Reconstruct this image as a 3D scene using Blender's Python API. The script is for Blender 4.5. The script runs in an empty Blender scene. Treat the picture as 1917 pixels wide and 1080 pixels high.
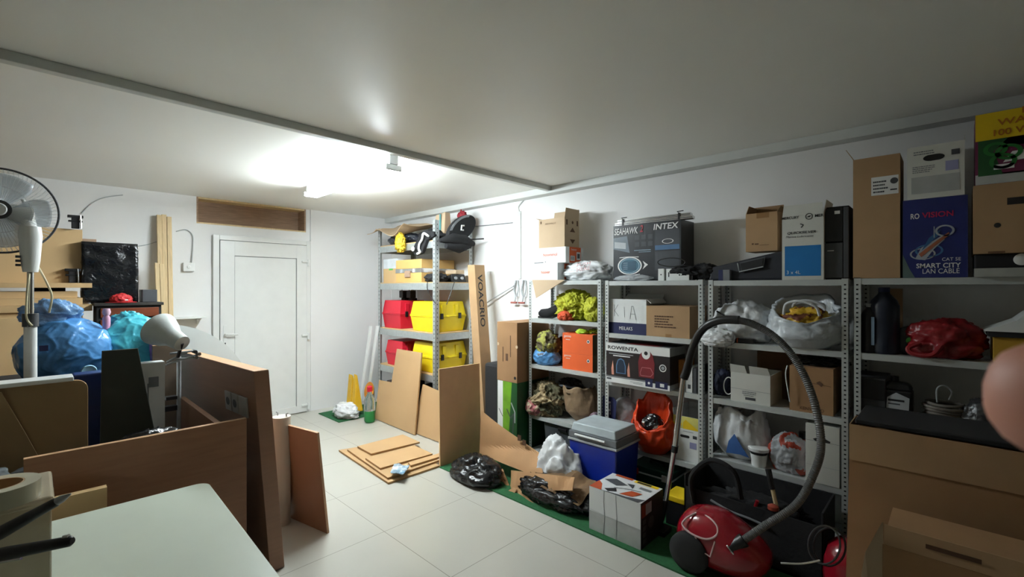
import bpy, bmesh, math, random
from mathutils import Vector, Matrix, noise
random.seed(5)
S = bpy.context.scene
COL = S.collection
PI = math.pi
# ------------------------------------------------------------------ camera, world, exposure
FPX, CX, CY = 863.0, 958.5, 538.0
YAW, CAMZ = 0.765, 1.70
cs, sn = math.cos(YAW), math.sin(YAW)
cam = bpy.data.cameras.new('camera'); camo = bpy.data.objects.new('camera', cam); COL.objects.link(camo)
camo.location = (0, 0, CAMZ); camo.rotation_euler = (PI/2 - 0.0, 0, YAW)
cam.sensor_width = 36; cam.lens = 36*FPX/1917; cam.clip_start = 0.01
cam.shift_y = -(540-CY)/1917.0
cam.dof.use_dof = True; cam.dof.focus_distance = 3.6; cam.dof.aperture_fstop = 15.0
S.camera = camo
W = bpy.data.worlds.new('world'); S.world = W; W.use_nodes = True
W.node_tree.nodes['Background'].inputs[0].default_value = (0.5, 0.5, 0.47, 1)
W.node_tree.nodes['Background'].inputs[1].default_value = 0.05
S.view_settings.view_transform = 'Standard'; S.view_settings.look = 'None'
S.view_settings.gamma = 1.0; S.view_settings.exposure = 1.72
try: S.view_settings.use_curve_mapping = False
except Exception: pass
TUBE_POWER = 62.0

# ------------------------------------------------------------------ projection helpers
def ray(px, py):
    u = (px-CX)/FPX; v = (py-CY)/FPX
    return Vector((-sn+u*cs, cs+u*sn, -v))
def U(px, py, z=None, x=None, y=None, t=None):
    d = ray(px, py)
    if z is not None: t = (z-CAMZ)/d.z
    elif x is not None: t = x/d.x
    elif y is not None: t = y/d.y
    return Vector((0, 0, CAMZ)) + d*t
def back_y(x1, pxs):
    u = (pxs-CX)/FPX
    return x1*(cs+sn*u)/(cs*u-sn)

# ------------------------------------------------------------------ materials
def lin(c):
    return tuple(((v/255.0)/12.92 if v/255.0 <= .04045 else ((v/255.0+.055)/1.055)**2.4) for v in c)
MATS = {}
def mat(name, rgb, rough=.6, metal=0.0, var=.06, scale=8.0, bump=0.0, bscale=40.0, kind='noise', trans=0.0, alpha=1.0, sheen=0, spec=.5, emit=0.0, rgb2=None, coat=0.0):
    if name in MATS: return MATS[name]
    m = bpy.data.materials.new(name); m.use_nodes = True
    nt = m.node_tree; b = nt.nodes['Principled BSDF']; N = nt.nodes.new; L = nt.links.new
    c = lin(rgb); c2 = lin(rgb2) if rgb2 else tuple(max(0, v*(1-var*4)) for v in c)
    b.inputs['Roughness'].default_value = rough; b.inputs['Metallic'].default_value = metal
    b.inputs['Specular IOR Level'].default_value = spec
    b.inputs['Coat Weight'].default_value = coat
    if trans: b.inputs['Transmission Weight'].default_value = trans; b.inputs['IOR'].default_value = 1.1 if kind == 'film' else 1.4
    b.inputs['Alpha'].default_value = alpha
    if emit:
        b.inputs['Emission Color'].default_value = (*c, 1); b.inputs['Emission Strength'].default_value = emit
    tc = N('ShaderNodeTexCoord'); mp = N('ShaderNodeMapping'); L(tc.outputs['Object'], mp.inputs[0])
    ns = N('ShaderNodeTexNoise'); L(mp.outputs[0], ns.inputs['Vector'])
    ns.inputs['Scale'].default_value = scale; ns.inputs['Detail'].default_value = 5
    if kind == 'wood':
        mp.inputs['Scale'].default_value = (1.2, 1.2, 14); ns.inputs['Distortion'].default_value = .6
    if kind == 'woodx':
        mp.inputs['Scale'].default_value = (14, 14, 1.2); ns.inputs['Distortion'].default_value = .6
    mx = N('ShaderNodeMix'); mx.data_type = 'RGBA'
    mr = N('ShaderNodeMapRange'); L(ns.outputs[0], mr.inputs[0]); mr.inputs[1].default_value = .3; mr.inputs[2].default_value = .7
    L(mr.outputs[0], mx.inputs[0]); mx.inputs[6].default_value = (*c, 1); mx.inputs[7].default_value = (*c2, 1)
    L(mx.outputs[2], b.inputs['Base Color'])
    if bump:
        n2 = N('ShaderNodeTexNoise'); n2.inputs['Scale'].default_value = bscale; n2.inputs['Detail'].default_value = 4
        L(tc.outputs['Object'], n2.inputs['Vector'])
        if kind == 'film' or kind == 'crinkle':
            n2.inputs['Distortion'].default_value = 1.2
        bp = N('ShaderNodeBump'); bp.inputs['Strength'].default_value = bump; bp.inputs['Distance'].default_value = .01
        L(n2.outputs[0], bp.inputs['Height']); L(bp.outputs[0], b.inputs['Normal'])
    MATS[name] = m
    return m
white_wall = mat('wall_paint', (236, 236, 235), .75, var=.008, scale=2, bump=.12, bscale=9)
ceil_m = mat('ceiling_paint', (245, 245, 240), .46, var=.006, scale=1.5, bump=.06, bscale=5)
pvc = mat('white_pvc', (226, 228, 226), .35, var=.01)
pvc_gap = mat('shadow_gap', (70, 72, 72), .7)
trunk_m = mat('cable_trunk_plastic', (208, 211, 208), .45, var=.01)
cardb = mat('cardboard', (176, 142, 104), .85, var=.03, scale=5)
cardb_d = mat('cardboard_dark', (160, 122, 84), .85, var=.03, scale=5)
cardb_in = mat('cardboard_inside', (120, 88, 60), .9, var=.04)
kraft = mat('kraft_pale', (196, 172, 142), .85, var=.02, scale=5)
tape_m = mat('packing_tape', (150, 112, 70), .3, var=.03)
ink = mat('print_black', (28, 27, 28), .6)
ink_br = mat('print_brown', (95, 66, 44), .8)
inkw = mat('print_white', (232, 232, 230), .5, var=.01)
galv = mat('galvanised_steel', (188, 194, 194), .38, .55, var=.04, scale=30)
galv_d = mat('slot_dark', (22, 23, 25), .8)
steelw = mat('painted_steel', (198, 202, 200), .45, .25, var=.02)
chrome = mat('polished_metal', (210, 210, 210), .18, .95, var=.01)
mdf = mat('mdf_board', (204, 170, 122), .7, var=.02, scale=3)
mdf_e = mat('mdf_edge', (168, 130, 86), .8, var=.04, scale=20)
chip = mat('veneer_board', (192, 156, 112), .6, var=.025, scale=2)
beech = mat('beech_laminate', (152, 112, 86), .5, var=.03, scale=3.0, kind='wood')
beech_l = mat('beech_edge', (196, 154, 118), .5, var=.03, scale=3, kind='wood')
walnut = mat('brown_laminate', (152, 106, 74), .5, var=.04, scale=3, kind='wood')
pine = mat('pine_wood', (222, 196, 150), .6, var=.05, scale=4, kind='woodx')
oldwood = mat('aged_plank', (176, 146, 122), .8, var=.08, scale=5, kind='wood')
redwood = mat('red_brown_wood', (120, 60, 34), .4, var=.06, scale=4, kind='wood')
blackp = mat('black_plastic', (24, 24, 26), .4, var=.02)
blackm = mat('black_matte', (30, 30, 32), .8, var=.05)
blackbag = mat('black_bin_bag', (20, 21, 24), .22, var=.05, bump=.7, bscale=22, kind='crinkle')
blackcloth = mat('black_cloth', (25, 25, 28), .9, var=.08, bump=.3, bscale=50)
greyd = mat('dark_grey_plastic', (74, 76, 80), .5)
greym = mat('mid_grey_plastic', (128, 131, 134), .5)
greyl = mat('light_grey_plastic', (186, 190, 192), .45)
whitep = mat('white_plastic', (232, 234, 232), .35, var=.01)
bagw = mat('white_carrier_film', (226, 228, 230), .35, var=.03, bump=.22, bscale=18, kind='crinkle')
bagc = mat('clear_film', (205, 210, 214), .25, var=.03, bump=.5, bscale=20, kind='crinkle', alpha=.62)
bagblue = mat('blue_bin_bag', (88, 152, 214), .25, var=.08, scale=4, bump=.22, bscale=14, kind='crinkle')
bagturq = mat('turquoise_carrier_film', (80, 190, 208), .3, var=.04, bump=.22, bscale=12, kind='crinkle')
bagpurp = mat('lilac_film', (150, 120, 190), .3, var=.1, bump=.6, bscale=16, kind='crinkle')
bagor = mat('orange_carrier_film', (226, 70, 30), .3, var=.05, bump=.5, bscale=14, kind='crinkle')
bagred = mat('red_carrier_film', (140, 26, 32), .35, var=.05, bump=.5, bscale=14, kind='crinkle')
redp = mat('red_gloss_plastic', (150, 18, 34), .2, var=.03, coat=.4)
redc = mat('red_case_plastic', (206, 30, 52), .4, var=.02)
yelc = mat('yellow_case_plastic', (240, 214, 26), .4, var=.02)
orange_c = mat('orange_card', (232, 98, 40), .6, var=.02)
navy = mat('navy_print', (30, 38, 84), .5)
blue_c = mat('cooler_blue', (14, 42, 150), .35, var=.02)
cyan_c = mat('cyan_blue_print', (20, 118, 186), .5, var=.02)
hivis = mat('hi_vis_fabric', (190, 192, 44), .7, var=.08, bump=.4, bscale=30)
hivis2 = mat('hi_vis_gloves', (196, 232, 60), .7, var=.06)
green_l = mat('light_green_print', (120, 178, 40), .5, var=.1)
green_d = mat('dark_green_print', (28, 84, 40), .5, var=.05)
darkgreen = mat('dark_green_plastic', (20, 62, 48), .5)
turf = mat('green_turf', (40, 108, 62), .95, var=.07, scale=60, bump=.8, bscale=350)
yellow_p = mat('yellow_print', (236, 200, 20), .5, var=.02)
camo = mat('camouflage_cloth', (110, 96, 70), .85, scale=9, rgb2=(62, 66, 44), bump=.4, bscale=25)
paperbr = mat('brown_paper_bag', (136, 112, 84), .75, var=.05, bump=.6, bscale=14, kind='crinkle')
pinkc = mat('pink_cloth', (196, 120, 122), .8)
greycl = mat('grey_cloth', (92, 96, 104), .85, var=.05, bump=.3, bscale=30)
skin = mat('skin', (224, 156, 134), .5, var=.03, scale=20)
tapeclear = mat('clear_brown_plastic', (222, 208, 180), .25, var=.04, alpha=.62)
glass = mat('clear_plastic', (220, 225, 228), .1, trans=.9, var=.0)
greenb = mat('green_bottle_plastic', (60, 170, 90), .15, trans=.5, var=.02)

# ------------------------------------------------------------------ object helpers
def tag(o, label=None, cat=None, group=None, kind=None):
    if label: o['label'] = label
    if cat: o['category'] = cat
    if group: o['group'] = group
    if kind: o['kind'] = kind
    return o
def thing(name, label, cat, loc=(0, 0, 0), rz=0.0, group=None, rot=None):
    o = bpy.data.objects.new(name, None); COL.objects.link(o); o.empty_display_size = .05
    o.location = loc; o.rotation_euler = rot if rot else (0, 0, rz)
    return tag(o, label, cat, group)
_fonts = {}
def text_mesh(s, bold=False):
    cu = bpy.data.curves.new('t', 'FONT'); cu.body = s; cu.size = 1.0; cu.offset = .018 if bold else 0.0
    cu.resolution_u = 3
    ob = bpy.data.objects.new('t', cu); COL.objects.link(ob)
    dg = bpy.context.evaluated_depsgraph_get(); me = bpy.data.meshes.new_from_object(ob.evaluated_get(dg))
    vs = [v.co.copy() for v in me.vertices]; fs = [tuple(p.vertices) for p in me.polygons]
    bpy.data.objects.remove(ob); bpy.data.curves.remove(cu); bpy.data.meshes.remove(me)
    return vs, fs
class MB:
    def __init__(s): s.v = []; s.f = []; s.m = []; s.mats = []
    def mi(s, m):
        if m not in s.mats: s.mats.append(m)
        return s.mats.index(m)
    def add(s, vs, fs, m, M=None):
        n = len(s.v); k = s.mi(m)
        s.v += [(M @ Vector(p)) if M else Vector(p) for p in vs]
        for f in fs: s.f.append(tuple(i+n for i in f)); s.m.append(k)
        return s
    def box(s, a, b, m, M=None):
        x0, y0, z0 = a; x1, y1, z1 = b
        vs = [(x0,y0,z0),(x1,y0,z0),(x1,y1,z0),(x0,y1,z0),(x0,y0,z1),(x1,y0,z1),(x1,y1,z1),(x0,y1,z1)]
        return s.add(vs, [(0,3,2,1),(4,5,6,7),(0,1,5,4),(1,2,6,5),(2,3,7,6),(3,0,4,7)], m, M)
    def hexa(s, q0, q1, m):   # two quads, bottom and top
        return s.add(list(q0)+list(q1), [(0,3,2,1),(4,5,6,7),(0,1,5,4),(1,2,6,5),(2,3,7,6),(3,0,4,7)], m)
    def prism(s, poly, vec, m, m2=None):   # polygon (3d pts) extruded by vec
        n = len(poly); v = Vector(vec); P = [Vector(p) for p in poly]
        s.add(P+[p+v for p in P], [tuple(range(n))[::-1], tuple(range(n, 2*n))], m)
        b = len(s.v)-2*n; k = s.mi(m2 or m)
        for i in range(n):
            j = (i+1) % n; s.f.append((b+i, b+j, b+j+n, b+i+n)); s.m.append(k)
        return s
    def tube(s, pts, r, m, n=8, caps=True):
        pts = [Vector(p) for p in pts]; k = len(pts); rs = r if isinstance(r, (list, tuple)) else [r]*k
        vs = []; up = Vector((0, 0, 1)); prev = None
        for i, p in enumerate(pts):
            d = (pts[min(i+1, k-1)]-pts[max(i-1, 0)])
            d = d.normalized() if d.length > 1e-9 else Vector((0, 0, 1))
            if prev is None: a = d.orthogonal().normalized()
            else:
                a = prev - d*prev.dot(d)
                a = a.normalized() if a.length > 1e-6 else d.orthogonal().normalized()
            prev = a; b = d.cross(a)
            for j in range(n):
                an = 2*PI*j/n; vs.append(p+(a*math.cos(an)+b*math.sin(an))*rs[i])
        fs = [(i*n+j, i*n+(j+1) % n, (i+1)*n+(j+1) % n, (i+1)*n+j) for i in range(k-1) for j in range(n)]
        if caps: fs += [tuple(range(n))[::-1], tuple(range((k-1)*n, k*n))]
        return s.add(vs, fs, m)
    def lathe(s, prof, m, n=24, M=None, caps=True):   # (r,z) list
        vs = []; k = len(prof)
        for r, z in prof:
            for j in range(n): vs.append((r*math.cos(2*PI*j/n), r*math.sin(2*PI*j/n), z))
        fs = [(i*n+j, i*n+(j+1) % n, (i+1)*n+(j+1) % n, (i+1)*n+j) for i in range(k-1) for j in range(n)]
        if caps: fs += [tuple(range(n))[::-1], tuple(range((k-1)*n, k*n))]
        return s.add(vs, fs, m, M)
    def text(s, st, o, Uv, Vv, h, m, width=None, center=False, bold=False, shear=0.0):
        vs, fs = text_mesh(st, bold)
        if not vs: return s
        x0 = min(v.x for v in vs); x1 = max(v.x for v in vs); y0 = min(v.y for v in vs); y1 = max(v.y for v in vs)
        k = h/(y1-y0); kx = k if width is None else width/(x1-x0)
        o = Vector(o); Uv = Vector(Uv).normalized(); Vv = Vector(Vv).normalized()
        if center: o = o-Uv*(kx*(x1-x0)/2)
        Nv = Uv.cross(Vv)
        return s.add([o+Uv*((v.x-x0)*kx+shear*(v.y-y0)*k)+Vv*((v.y-y0)*k)+Nv*.0006 for v in vs], fs, m)
    def build(s, name, parent=None, smooth=False, bevel=0.0, loc=None, solid=0.0, subsurf=0):
        me = bpy.data.meshes.new(name); me.from_pydata([tuple(v) for v in s.v], [], s.f)
        for m in s.mats: me.materials.append(m)
        me.polygons.foreach_set('material_index', s.m)
        if smooth is True: me.polygons.foreach_set('use_smooth', [True]*len(me.polygons))
        me.update()
        o = bpy.data.objects.new(name, me); COL.objects.link(o)
        if smooth == 'auto':
            me.polygons.foreach_set('use_smooth', [True]*len(me.polygons))
            try: me.set_sharp_from_angle(angle=.7)
            except Exception: pass
        if parent: o.parent = parent
        if loc is not None: o.location = loc
        if subsurf:
            md = o.modifiers.new('sub', 'SUBSURF'); md.levels = subsurf; md.render_levels = subsurf
        if solid:
            md = o.modifiers.new('solid', 'SOLIDIFY'); md.thickness = solid; md.offset = 0
        if bevel:
            md = o.modifiers.new('bevel', 'BEVEL'); md.width = bevel; md.segments = 2; md.limit_method = 'ANGLE'; md.angle_limit = .9
        return o
def recentre(o):
    # move a top-level mesh's origin to its base centre
    me = o.data; xs = [v.co for v in me.vertices]
    lo = Vector((min(v.x for v in xs), min(v.y for v in xs), min(v.z for v in xs))); hi = Vector((max(v.x for v in xs), max(v.y for v in xs), max(v.z for v in xs)))
    c = Vector(((lo.x+hi.x)/2, (lo.y+hi.y)/2, lo.z)); me.transform(Matrix.Translation(-c)); o.location = o.location + c
    return o
def solo(mb, name, label, cat, group=None, kind=None, **k):
    o = mb.build(name, **k); recentre(o); return tag(o, label, cat, group, kind)
def struct(mb, name, **k):
    o = mb.build(name, **k); o['kind'] = 'structure'; return o

# face frames of a local box w,d,h standing on z=0, front = -y
class Fr:
    def __init__(s, w, d, h, f, e=.0008):
        if f == 'front': s.o, s.U, s.V, s.W, s.H = Vector((-w/2, -d/2-e, 0)), Vector((1,0,0)), Vector((0,0,1)), w, h
        elif f == 'side': s.o, s.U, s.V, s.W, s.H = Vector((w/2+e, -d/2, 0)), Vector((0,1,0)), Vector((0,0,1)), d, h
        else: s.o, s.U, s.V, s.W, s.H = Vector((-w/2, -d/2, h+e)), Vector((1,0,0)), Vector((0,1,0)), w, d
        s.N = s.U.cross(s.V)
    def p(s, u, v, k=0): return s.o+s.U*(u*s.W)+s.V*(v*s.H)+s.N*(k*.0008)
    def rect(s, mb, u0, v0, u1, v1, m, k=0):
        mb.add([s.p(u0,v0,k), s.p(u1,v0,k), s.p(u1,v1,k), s.p(u0,v1,k)], [(0,1,2,3)], m)
    def poly(s, mb, pts, m, k=0): mb.add([s.p(a,b,k) for a,b in pts], [tuple(range(len(pts)))], m)
    def disc(s, mb, u, v, r, m, k=0, ry=None, n=20):
        c = s.p(u, v, k); ry = ry or r
        mb.add([c+s.U*r*math.cos(2*PI*i/n)+s.V*ry*math.sin(2*PI*i/n) for i in range(n)], [tuple(range(n))], m)
    def ring(s, mb, u, v, r, r2, m, k=0, ky=1.0, n=24, a0=0, a1=2*PI):
        c = s.p(u, v, k); vs = []
        for i in range(n+1):
            a = a0+(a1-a0)*i/n
            for q in (r, r2): vs.append(c+s.U*q*math.cos(a)+s.V*q*ky*math.sin(a))
        mb.add(vs, [(2*i, 2*i+1, 2*i+3, 2*i+2) for i in range(n)], m)
    def line(s, mb, pts, w, m, k=0):
        for (a, b), (c, d) in zip(pts[:-1], pts[1:]):
            p, q = s.p(a, b, k), s.p(c, d, k); t = (q-p).normalized().cross(s.N)*w/2
            mb.add([p-t, q-t, q+t, p+t], [(0,1,2,3)], m)
    def text(s, mb, st, u, v, h, m, width=None, k=1, **kw):
        mb.text(st, s.p(u, v, k), s.U, s.V, h*s.H, m, width=None if width is None else width*s.W, **kw)
    def scrib(s, mb, u0, v0, u1, v1, rows, m, rnd, k=1, th=.45):
        # rows of small printed words too small to read: short dashes
        hh = (v1-v0)/rows
        for r in range(rows):
            u = u0
            end = u1-rnd.random()*(u1-u0)*.25
            while u < end:
                w = min((.03+.07*rnd.random())*(u1-u0)*1.6, u1-u); s.rect(mb, u, v0+r*hh, u+w, v0+r*hh+hh*th, m, k); u += w+.02*(u1-u0)
def carton_bm(w, d, h, m=None, min_=None, open_=False, flaps=(), th=.004, tape=False):
    m = m or cardb; min_ = min_ or cardb_in; mb = MB()
    if not open_:
        mb.box((-w/2,-d/2,0), (w/2,d/2,h), m)
        if tape:
            f = Fr(w, d, h, 'top'); f.rect(mb, 0, .45, 1, .55, tape_m)
            f = Fr(w, d, h, 'side'); f.rect(mb, .43, .82, .57, 1, tape_m)
    else:
        mb.box((-w/2,-d/2,0), (w/2,d/2,th), m)
        mb.box((-w/2,-d/2,th), (w/2,-d/2+th,h), m); mb.box((-w/2,d/2-th,th), (w/2,d/2,h), m)
        mb.box((-w/2,-d/2+th,th), (-w/2+th,d/2-th,h), m); mb.box((w/2-th,-d/2+th,th), (w/2,d/2-th,h), m)
    for side, ang, ln in flaps:   # ang from vertical outward, ln length
        ca, sa = math.cos(ang), math.sin(ang); t = th*.8
        if side == 'f': a, b, o = Vector((-w/2+.002,-d/2,h)), Vector((w/2-.002,-d/2,h)), Vector((0,-sa,ca))
        if side == 'b': a, b, o = Vector((w/2-.002,d/2,h)), Vector((-w/2+.002,d/2,h)), Vector((0,sa,ca))
        if side == 'r': a, b, o = Vector((w/2,-d/2+.002,h)), Vector((w/2,d/2-.002,h)), Vector((sa,0,ca))
        if side == 'l': a, b, o = Vector((-w/2,d/2-.002,h)), Vector((-w/2,-d/2+.002,h)), Vector((-sa,0,ca))
        e = (b-a).normalized(); nn = e.cross(o)*t
        q = [a, b, b+o*ln-e*.006, a+o*ln+e*.006]
        mb.prism(q, -nn, m)
    return mb
def onshelf(pxl, pxr, z, pyt, yf, pxs=None, depth=None, pyref=None):
    a = U(pxl, 500, y=yf); b = U(pxr, 500, y=yf); px = pyref or (pxl+pxr)/2
    h = U(px, pyt, y=yf).z - z
    if depth is None:
        depth = (min(back_y(b.x, pxs), 3.9)-yf) if pxs else .3
    return (Vector(((a.x+b.x)/2, yf+depth/2, z)), b.x-a.x, depth, h)

# crumpled solid lump (bags, clothes)
def lump(rx, ry, rz, seed, m, crumple=.12, freq=2.2, sub=5, ridge=True, flat=.55, sharp=1.0, m2=None, thr=.15, folds=0.0):
    bm = bmesh.new(); bmesh.ops.create_icosphere(bm, subdivisions=sub, radius=1.0)
    off = Vector((seed*7.31, seed*3.17, seed*1.93)); mb = MB(); cc = []
    for v in bm.verts:
        p = v.co.copy(); q = p*freq+off
        n1 = noise.noise(q+Vector((1.5*noise.noise(q*.7), 0, 0)))
        n2 = noise.noise(q*2.3+Vector((9, 4, 1))); n3 = noise.noise(q*5.1+Vector((3, 7, 5)))
        if ridge:
            cr = max(0, 1-abs(n1)*5)**1.5; cr2 = max(0, 1-abs(n2)*4)**1.5; cr3 = max(0, 1-abs(n3)*3.2)**2
            dsp = n1*1.1+cr*.42+cr2*.26-.10+cr3*.10+n2*.35
        else: dsp = n1*.9+n2*.5+n3*.2
        if folds:
            an = math.atan2(p.y, p.x)+1.6*n1; g = math.sin(an*6+5*p.z+6*noise.noise(q*.9)); dsp += folds*((1-abs(g))**2*2.2-.5+.5*math.sin(11*(p.z+.6*n2)+3*n1))
        p = p*(1+crumple*dsp)
        z = p.z*rz
        if z < -flat*rz: z = -flat*rz+(z+flat*rz)*.05
        v.co = Vector((p.x*rx, p.y*ry, z+flat*rz)); cc.append(n1)
    vs = [v.co.copy() for v in bm.verts]; z0 = min(p.z for p in vs); vs = [Vector((p.x, p.y, p.z-z0)) for p in vs]
    if m2:
        A = [tuple(v.index for v in f.verts) for f in bm.faces]
        fa = [f for f in A if cc[f[0]] <= thr]; fb = [f for f in A if cc[f[0]] > thr]
        mb.add(vs, fa, m); k = mb.mi(m2)
        for f in fb: mb.f.append(f); mb.m.append(k)
    else: mb.add(vs, [tuple(v.index for v in f.verts) for f in bm.faces], m)
    bm.free(); return mb
# open-mouthed bag: rings up the outside, over the rim and down inside
def openbag(r, h, seed, m, mouth=.75, sx=1.0, sy=1.0, ruf=.1, dep=.55, nr=22, nt=64, lean=(0, 0), rim=.12, tilt=0.0):
    rnd = random.Random(seed); vs = []; off = Vector((seed*3.7, seed*1.1, 0))
    prof = []
    for i in range(nr): 
        t = i/(nr-1); prof.append((r*(.55+.45*min(1, t*4))*(1-(1-mouth)*max(0, t-.45)/.55), h*t, 1))
    for i in range(1, 12):
        t = 1-i/11*dep; prof.append((r*mouth*(1-.12*i/11)*.95, h*t, .6))
    for i, (rr, z, w) in enumerate(prof):
        tt = z/h
        for j in range(nt):
            a = 2*PI*j/nt; q = Vector((math.cos(a)*1.7, math.sin(a)*1.7, tt*1.6))+off
            n = (1-abs(noise.noise(q*1.7))*2.5)*.6+noise.noise(q*4)*.5
            k = 1+ruf*n*w*(.4+tt); zz = z+(rim*h*noise.noise(Vector((math.cos(a)*1.4, math.sin(a)*1.4, seed*2.))) if tt > .85 else rim*h*.4*n*tt)
            zz *= 1+tilt*math.sin(a)*max(0, tt-.2)
            vs.append(Vector((rr*k*math.cos(a)*sx+lean[0]*tt, rr*k*math.sin(a)*sy+lean[1]*tt, max(0, zz))))
    n = len(prof)
    fs = [(i*nt+j, i*nt+(j+1) % nt, (i+1)*nt+(j+1) % nt, (i+1)*nt+j) for i in range(n-1) for j in range(nt)]
    fs += [tuple(range(nt))[::-1], tuple(range((n-1)*nt, n*nt))]
    mb = MB(); mb.add(vs, fs, m); return mb
def sheet(pts, thick, m, nu=14, nv=14, amp=.02, seed=1, freq=3, m2=None):
    # crumpled sheet spanned by four corners, with real thickness
    A, B, C, D = [Vector(p) for p in pts]; nrm = (B-A).cross(D-A).normalized(); vs = []
    for k in (0, 1):
        for i in range(nu+1):
            for j in range(nv+1):
                s, t = i/nu, j/nv; p = A*(1-s)*(1-t)+B*s*(1-t)+C*s*t+D*(1-s)*t
                q = p*freq+Vector((seed*5, seed*2, 0)); d = amp*(1-abs(noise.noise(q))*3)
                vs.append(p+nrm*(d+k*thick))
    w = nv+1; o = (nu+1)*w; fs = []
    for i in range(nu):
        for j in range(nv):
            a = i*w+j; fs.append((a, a+1, a+w+1, a+w)); fs.append((o+a, o+a+w, o+a+w+1, o+a+1))
    for i in range(nu): 
        a = i*w; fs.append((a, a+w, o+a+w, o+a)); a = i*w+nv; fs.append((a, o+a, o+a+w, a+w))
    for j in range(nv):
        fs.append((j, o+j, o+j+1, j+1)); a = nu*w+j; fs.append((a, a+1, o+a+1, o+a))
    return MB().add(vs, fs, m)
def spline(pts, n=8):
    P = [Vector(p) for p in pts]; out = []
    for i in range(len(P)-1):
        p0 = P[max(i-1, 0)]; p1 = P[i]; p2 = P[i+1]; p3 = P[min(i+2, len(P)-1)]
        for k in range(n):
            t = k/n; out.append(.5*((2*p1)+(p2-p0)*t+(2*p0-5*p1+4*p2-p3)*t*t+(3*p1-p0-3*p2+p3)*t**3))
    return out+[P[-1]]

# ================================================================== THE SETTING
XB, YR, XN, YL, ZC = -6.43, 3.92, 2.6, -2.6, 2.77     # back wall, shelving wall, near wall, left wall, ceiling
fm = mat('floor_tiles', (186, 184, 174), .28, var=.012, scale=1.5, spec=.45)
nt = fm.node_tree; N = nt.nodes.new; L = nt.links.new
tc = N('ShaderNodeTexCoord'); sp = N('ShaderNodeSeparateXYZ'); L(tc.outputs['Object'], sp.inputs[0])
def grout(sock, off, half):
    a = N('ShaderNodeMath'); a.operation = 'ADD'; L(sock, a.inputs[0]); a.inputs[1].default_value = off
    p = N('ShaderNodeMath'); p.operation = 'PINGPONG'; L(a.outputs[0], p.inputs[0]); p.inputs[1].default_value = half
    l = N('ShaderNodeMath'); l.operation = 'LESS_THAN'; L(p.outputs[0], l.inputs[0]); l.inputs[1].default_value = .0022
    return l.outputs[0]
g1 = grout(sp.outputs[0], 2.865+7.35, .3675); g2 = grout(sp.outputs[1], -1.70+7.2, .36)
mxm = N('ShaderNodeMath'); mxm.operation = 'MAXIMUM'; L(g1, mxm.inputs[0]); L(g2, mxm.inputs[1])
bs = nt.nodes['Principled BSDF']; src = bs.inputs['Base Color'].links[0].from_socket
mx = N('ShaderNodeMix'); mx.data_type = 'RGBA'; L(mxm.outputs[0], mx.inputs[0]); L(src, mx.inputs[6]); mx.inputs[7].default_value = (*lin((128, 122, 112)), 1)
L(mx.outputs[2], bs.inputs['Base Color'])
struct(MB().box((XB-.1, YL-.1, -.1), (XN+.1, YR+.1, 0), fm), 'floor')
struct(MB().box((XB-.3, YL-.1, ZC), (XN+.1, YR+.1, ZC+.1), ceil_m), 'ceiling')
struct(MB().box((XB-.1, YR, 0), (XN+.1, YR+.1, ZC), white_wall), 'wall_right')
far_wall = mat('bounce_cut_wall', (150, 142, 128), .85, var=.02)  # colour of the two unseen walls, darkened to weaken bounced light as clutter would
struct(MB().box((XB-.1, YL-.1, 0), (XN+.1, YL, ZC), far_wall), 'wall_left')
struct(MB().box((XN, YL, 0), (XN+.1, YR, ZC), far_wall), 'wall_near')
w = MB(); HY0, HY1, HZ0 = 1.34, 2.61, 2.455
w.box((XB-.3, YL, 0), (XB, HY0, ZC), white_wall); w.box((XB-.3, HY1, 0), (XB, YR, ZC), white_wall); w.box((XB-.3, HY0, 0), (XB, HY1, HZ0), white_wall)
w.box((XB, 2.66, 0), (XB+.035, YR, ZC-.001), white_wall)
struct(w, 'wall_back')
# timber lined opening above the door
w = MB(); w.box((XB-.27, HY0, HZ0), (XB-.22, HY1, ZC), oldwood); w.box((XB-.22, HY0, HZ0), (XB-.005, HY1, HZ0+.018), pine)
w.box((XB-.22, HY1-.02, HZ0+.018), (XB-.005, HY1, ZC), oldwood); w.box((XB-.22, HY0, HZ0+.018), (XB-.005, HY0+.02, ZC), oldwood)
w.box((XB-.22, HY0+.02, ZC-.02), (XB-.005, HY1-.02, ZC-.001), pine)
struct(w, 'trim_1')
# slim beam across the ceiling and boxed-in trunk along the shelving wall
struct(MB().box((-3.135, YL, 2.722), (-3.075, 3.80, ZC), trunk_m), 'trim_2', bevel=.004)
struct(MB().box((XB+.04, 3.80, 2.70), (XN, YR, ZC), trunk_m), 'trim_3', bevel=.004)
# door
d = MB()
d.box((XB, 1.50, 0), (XB+.045, 1.565, 2.335), pvc); d.box((XB, 2.60, 0), (XB+.045, 2.655, 2.335), pvc); d.box((XB, 1.565, 2.275), (XB+.045, 2.60, 2.335), pvc)
d.box((XB+.001, 1.562, 0), (XB+.012, 1.572, 2.275), pvc_gap)
dr = struct(d, 'door_1', bevel=.004)
d = MB(); y0, y1, z0, z1 = 1.572, 2.598, .012, 2.27; X = XB
d.box((X, y0, z0), (X+.05, 1.726, z1), pvc); d.box((X, 2.469, z0), (X+.05, y1, z1), pvc); d.box((X, 1.726, 2.09), (X+.05, 2.469, z1), pvc); d.box((X, 1.726, z0), (X+.05, 2.469, .10), pvc)
d.box((X, 1.726, .10), (X+.034, 2.469, 2.09), pvc)
for a, b in (((X+.034, 1.727, .10), (X+.037, 1.733, 2.09)), ((X+.034, 2.462, .10), (X+.037, 2.468, 2.09)), ((X+.034, 1.733, 2.083), (X+.037, 2.462, 2.089))): d.box(a, b, greym)
lf = d.build('door_leaf', dr, bevel=.004)
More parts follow.
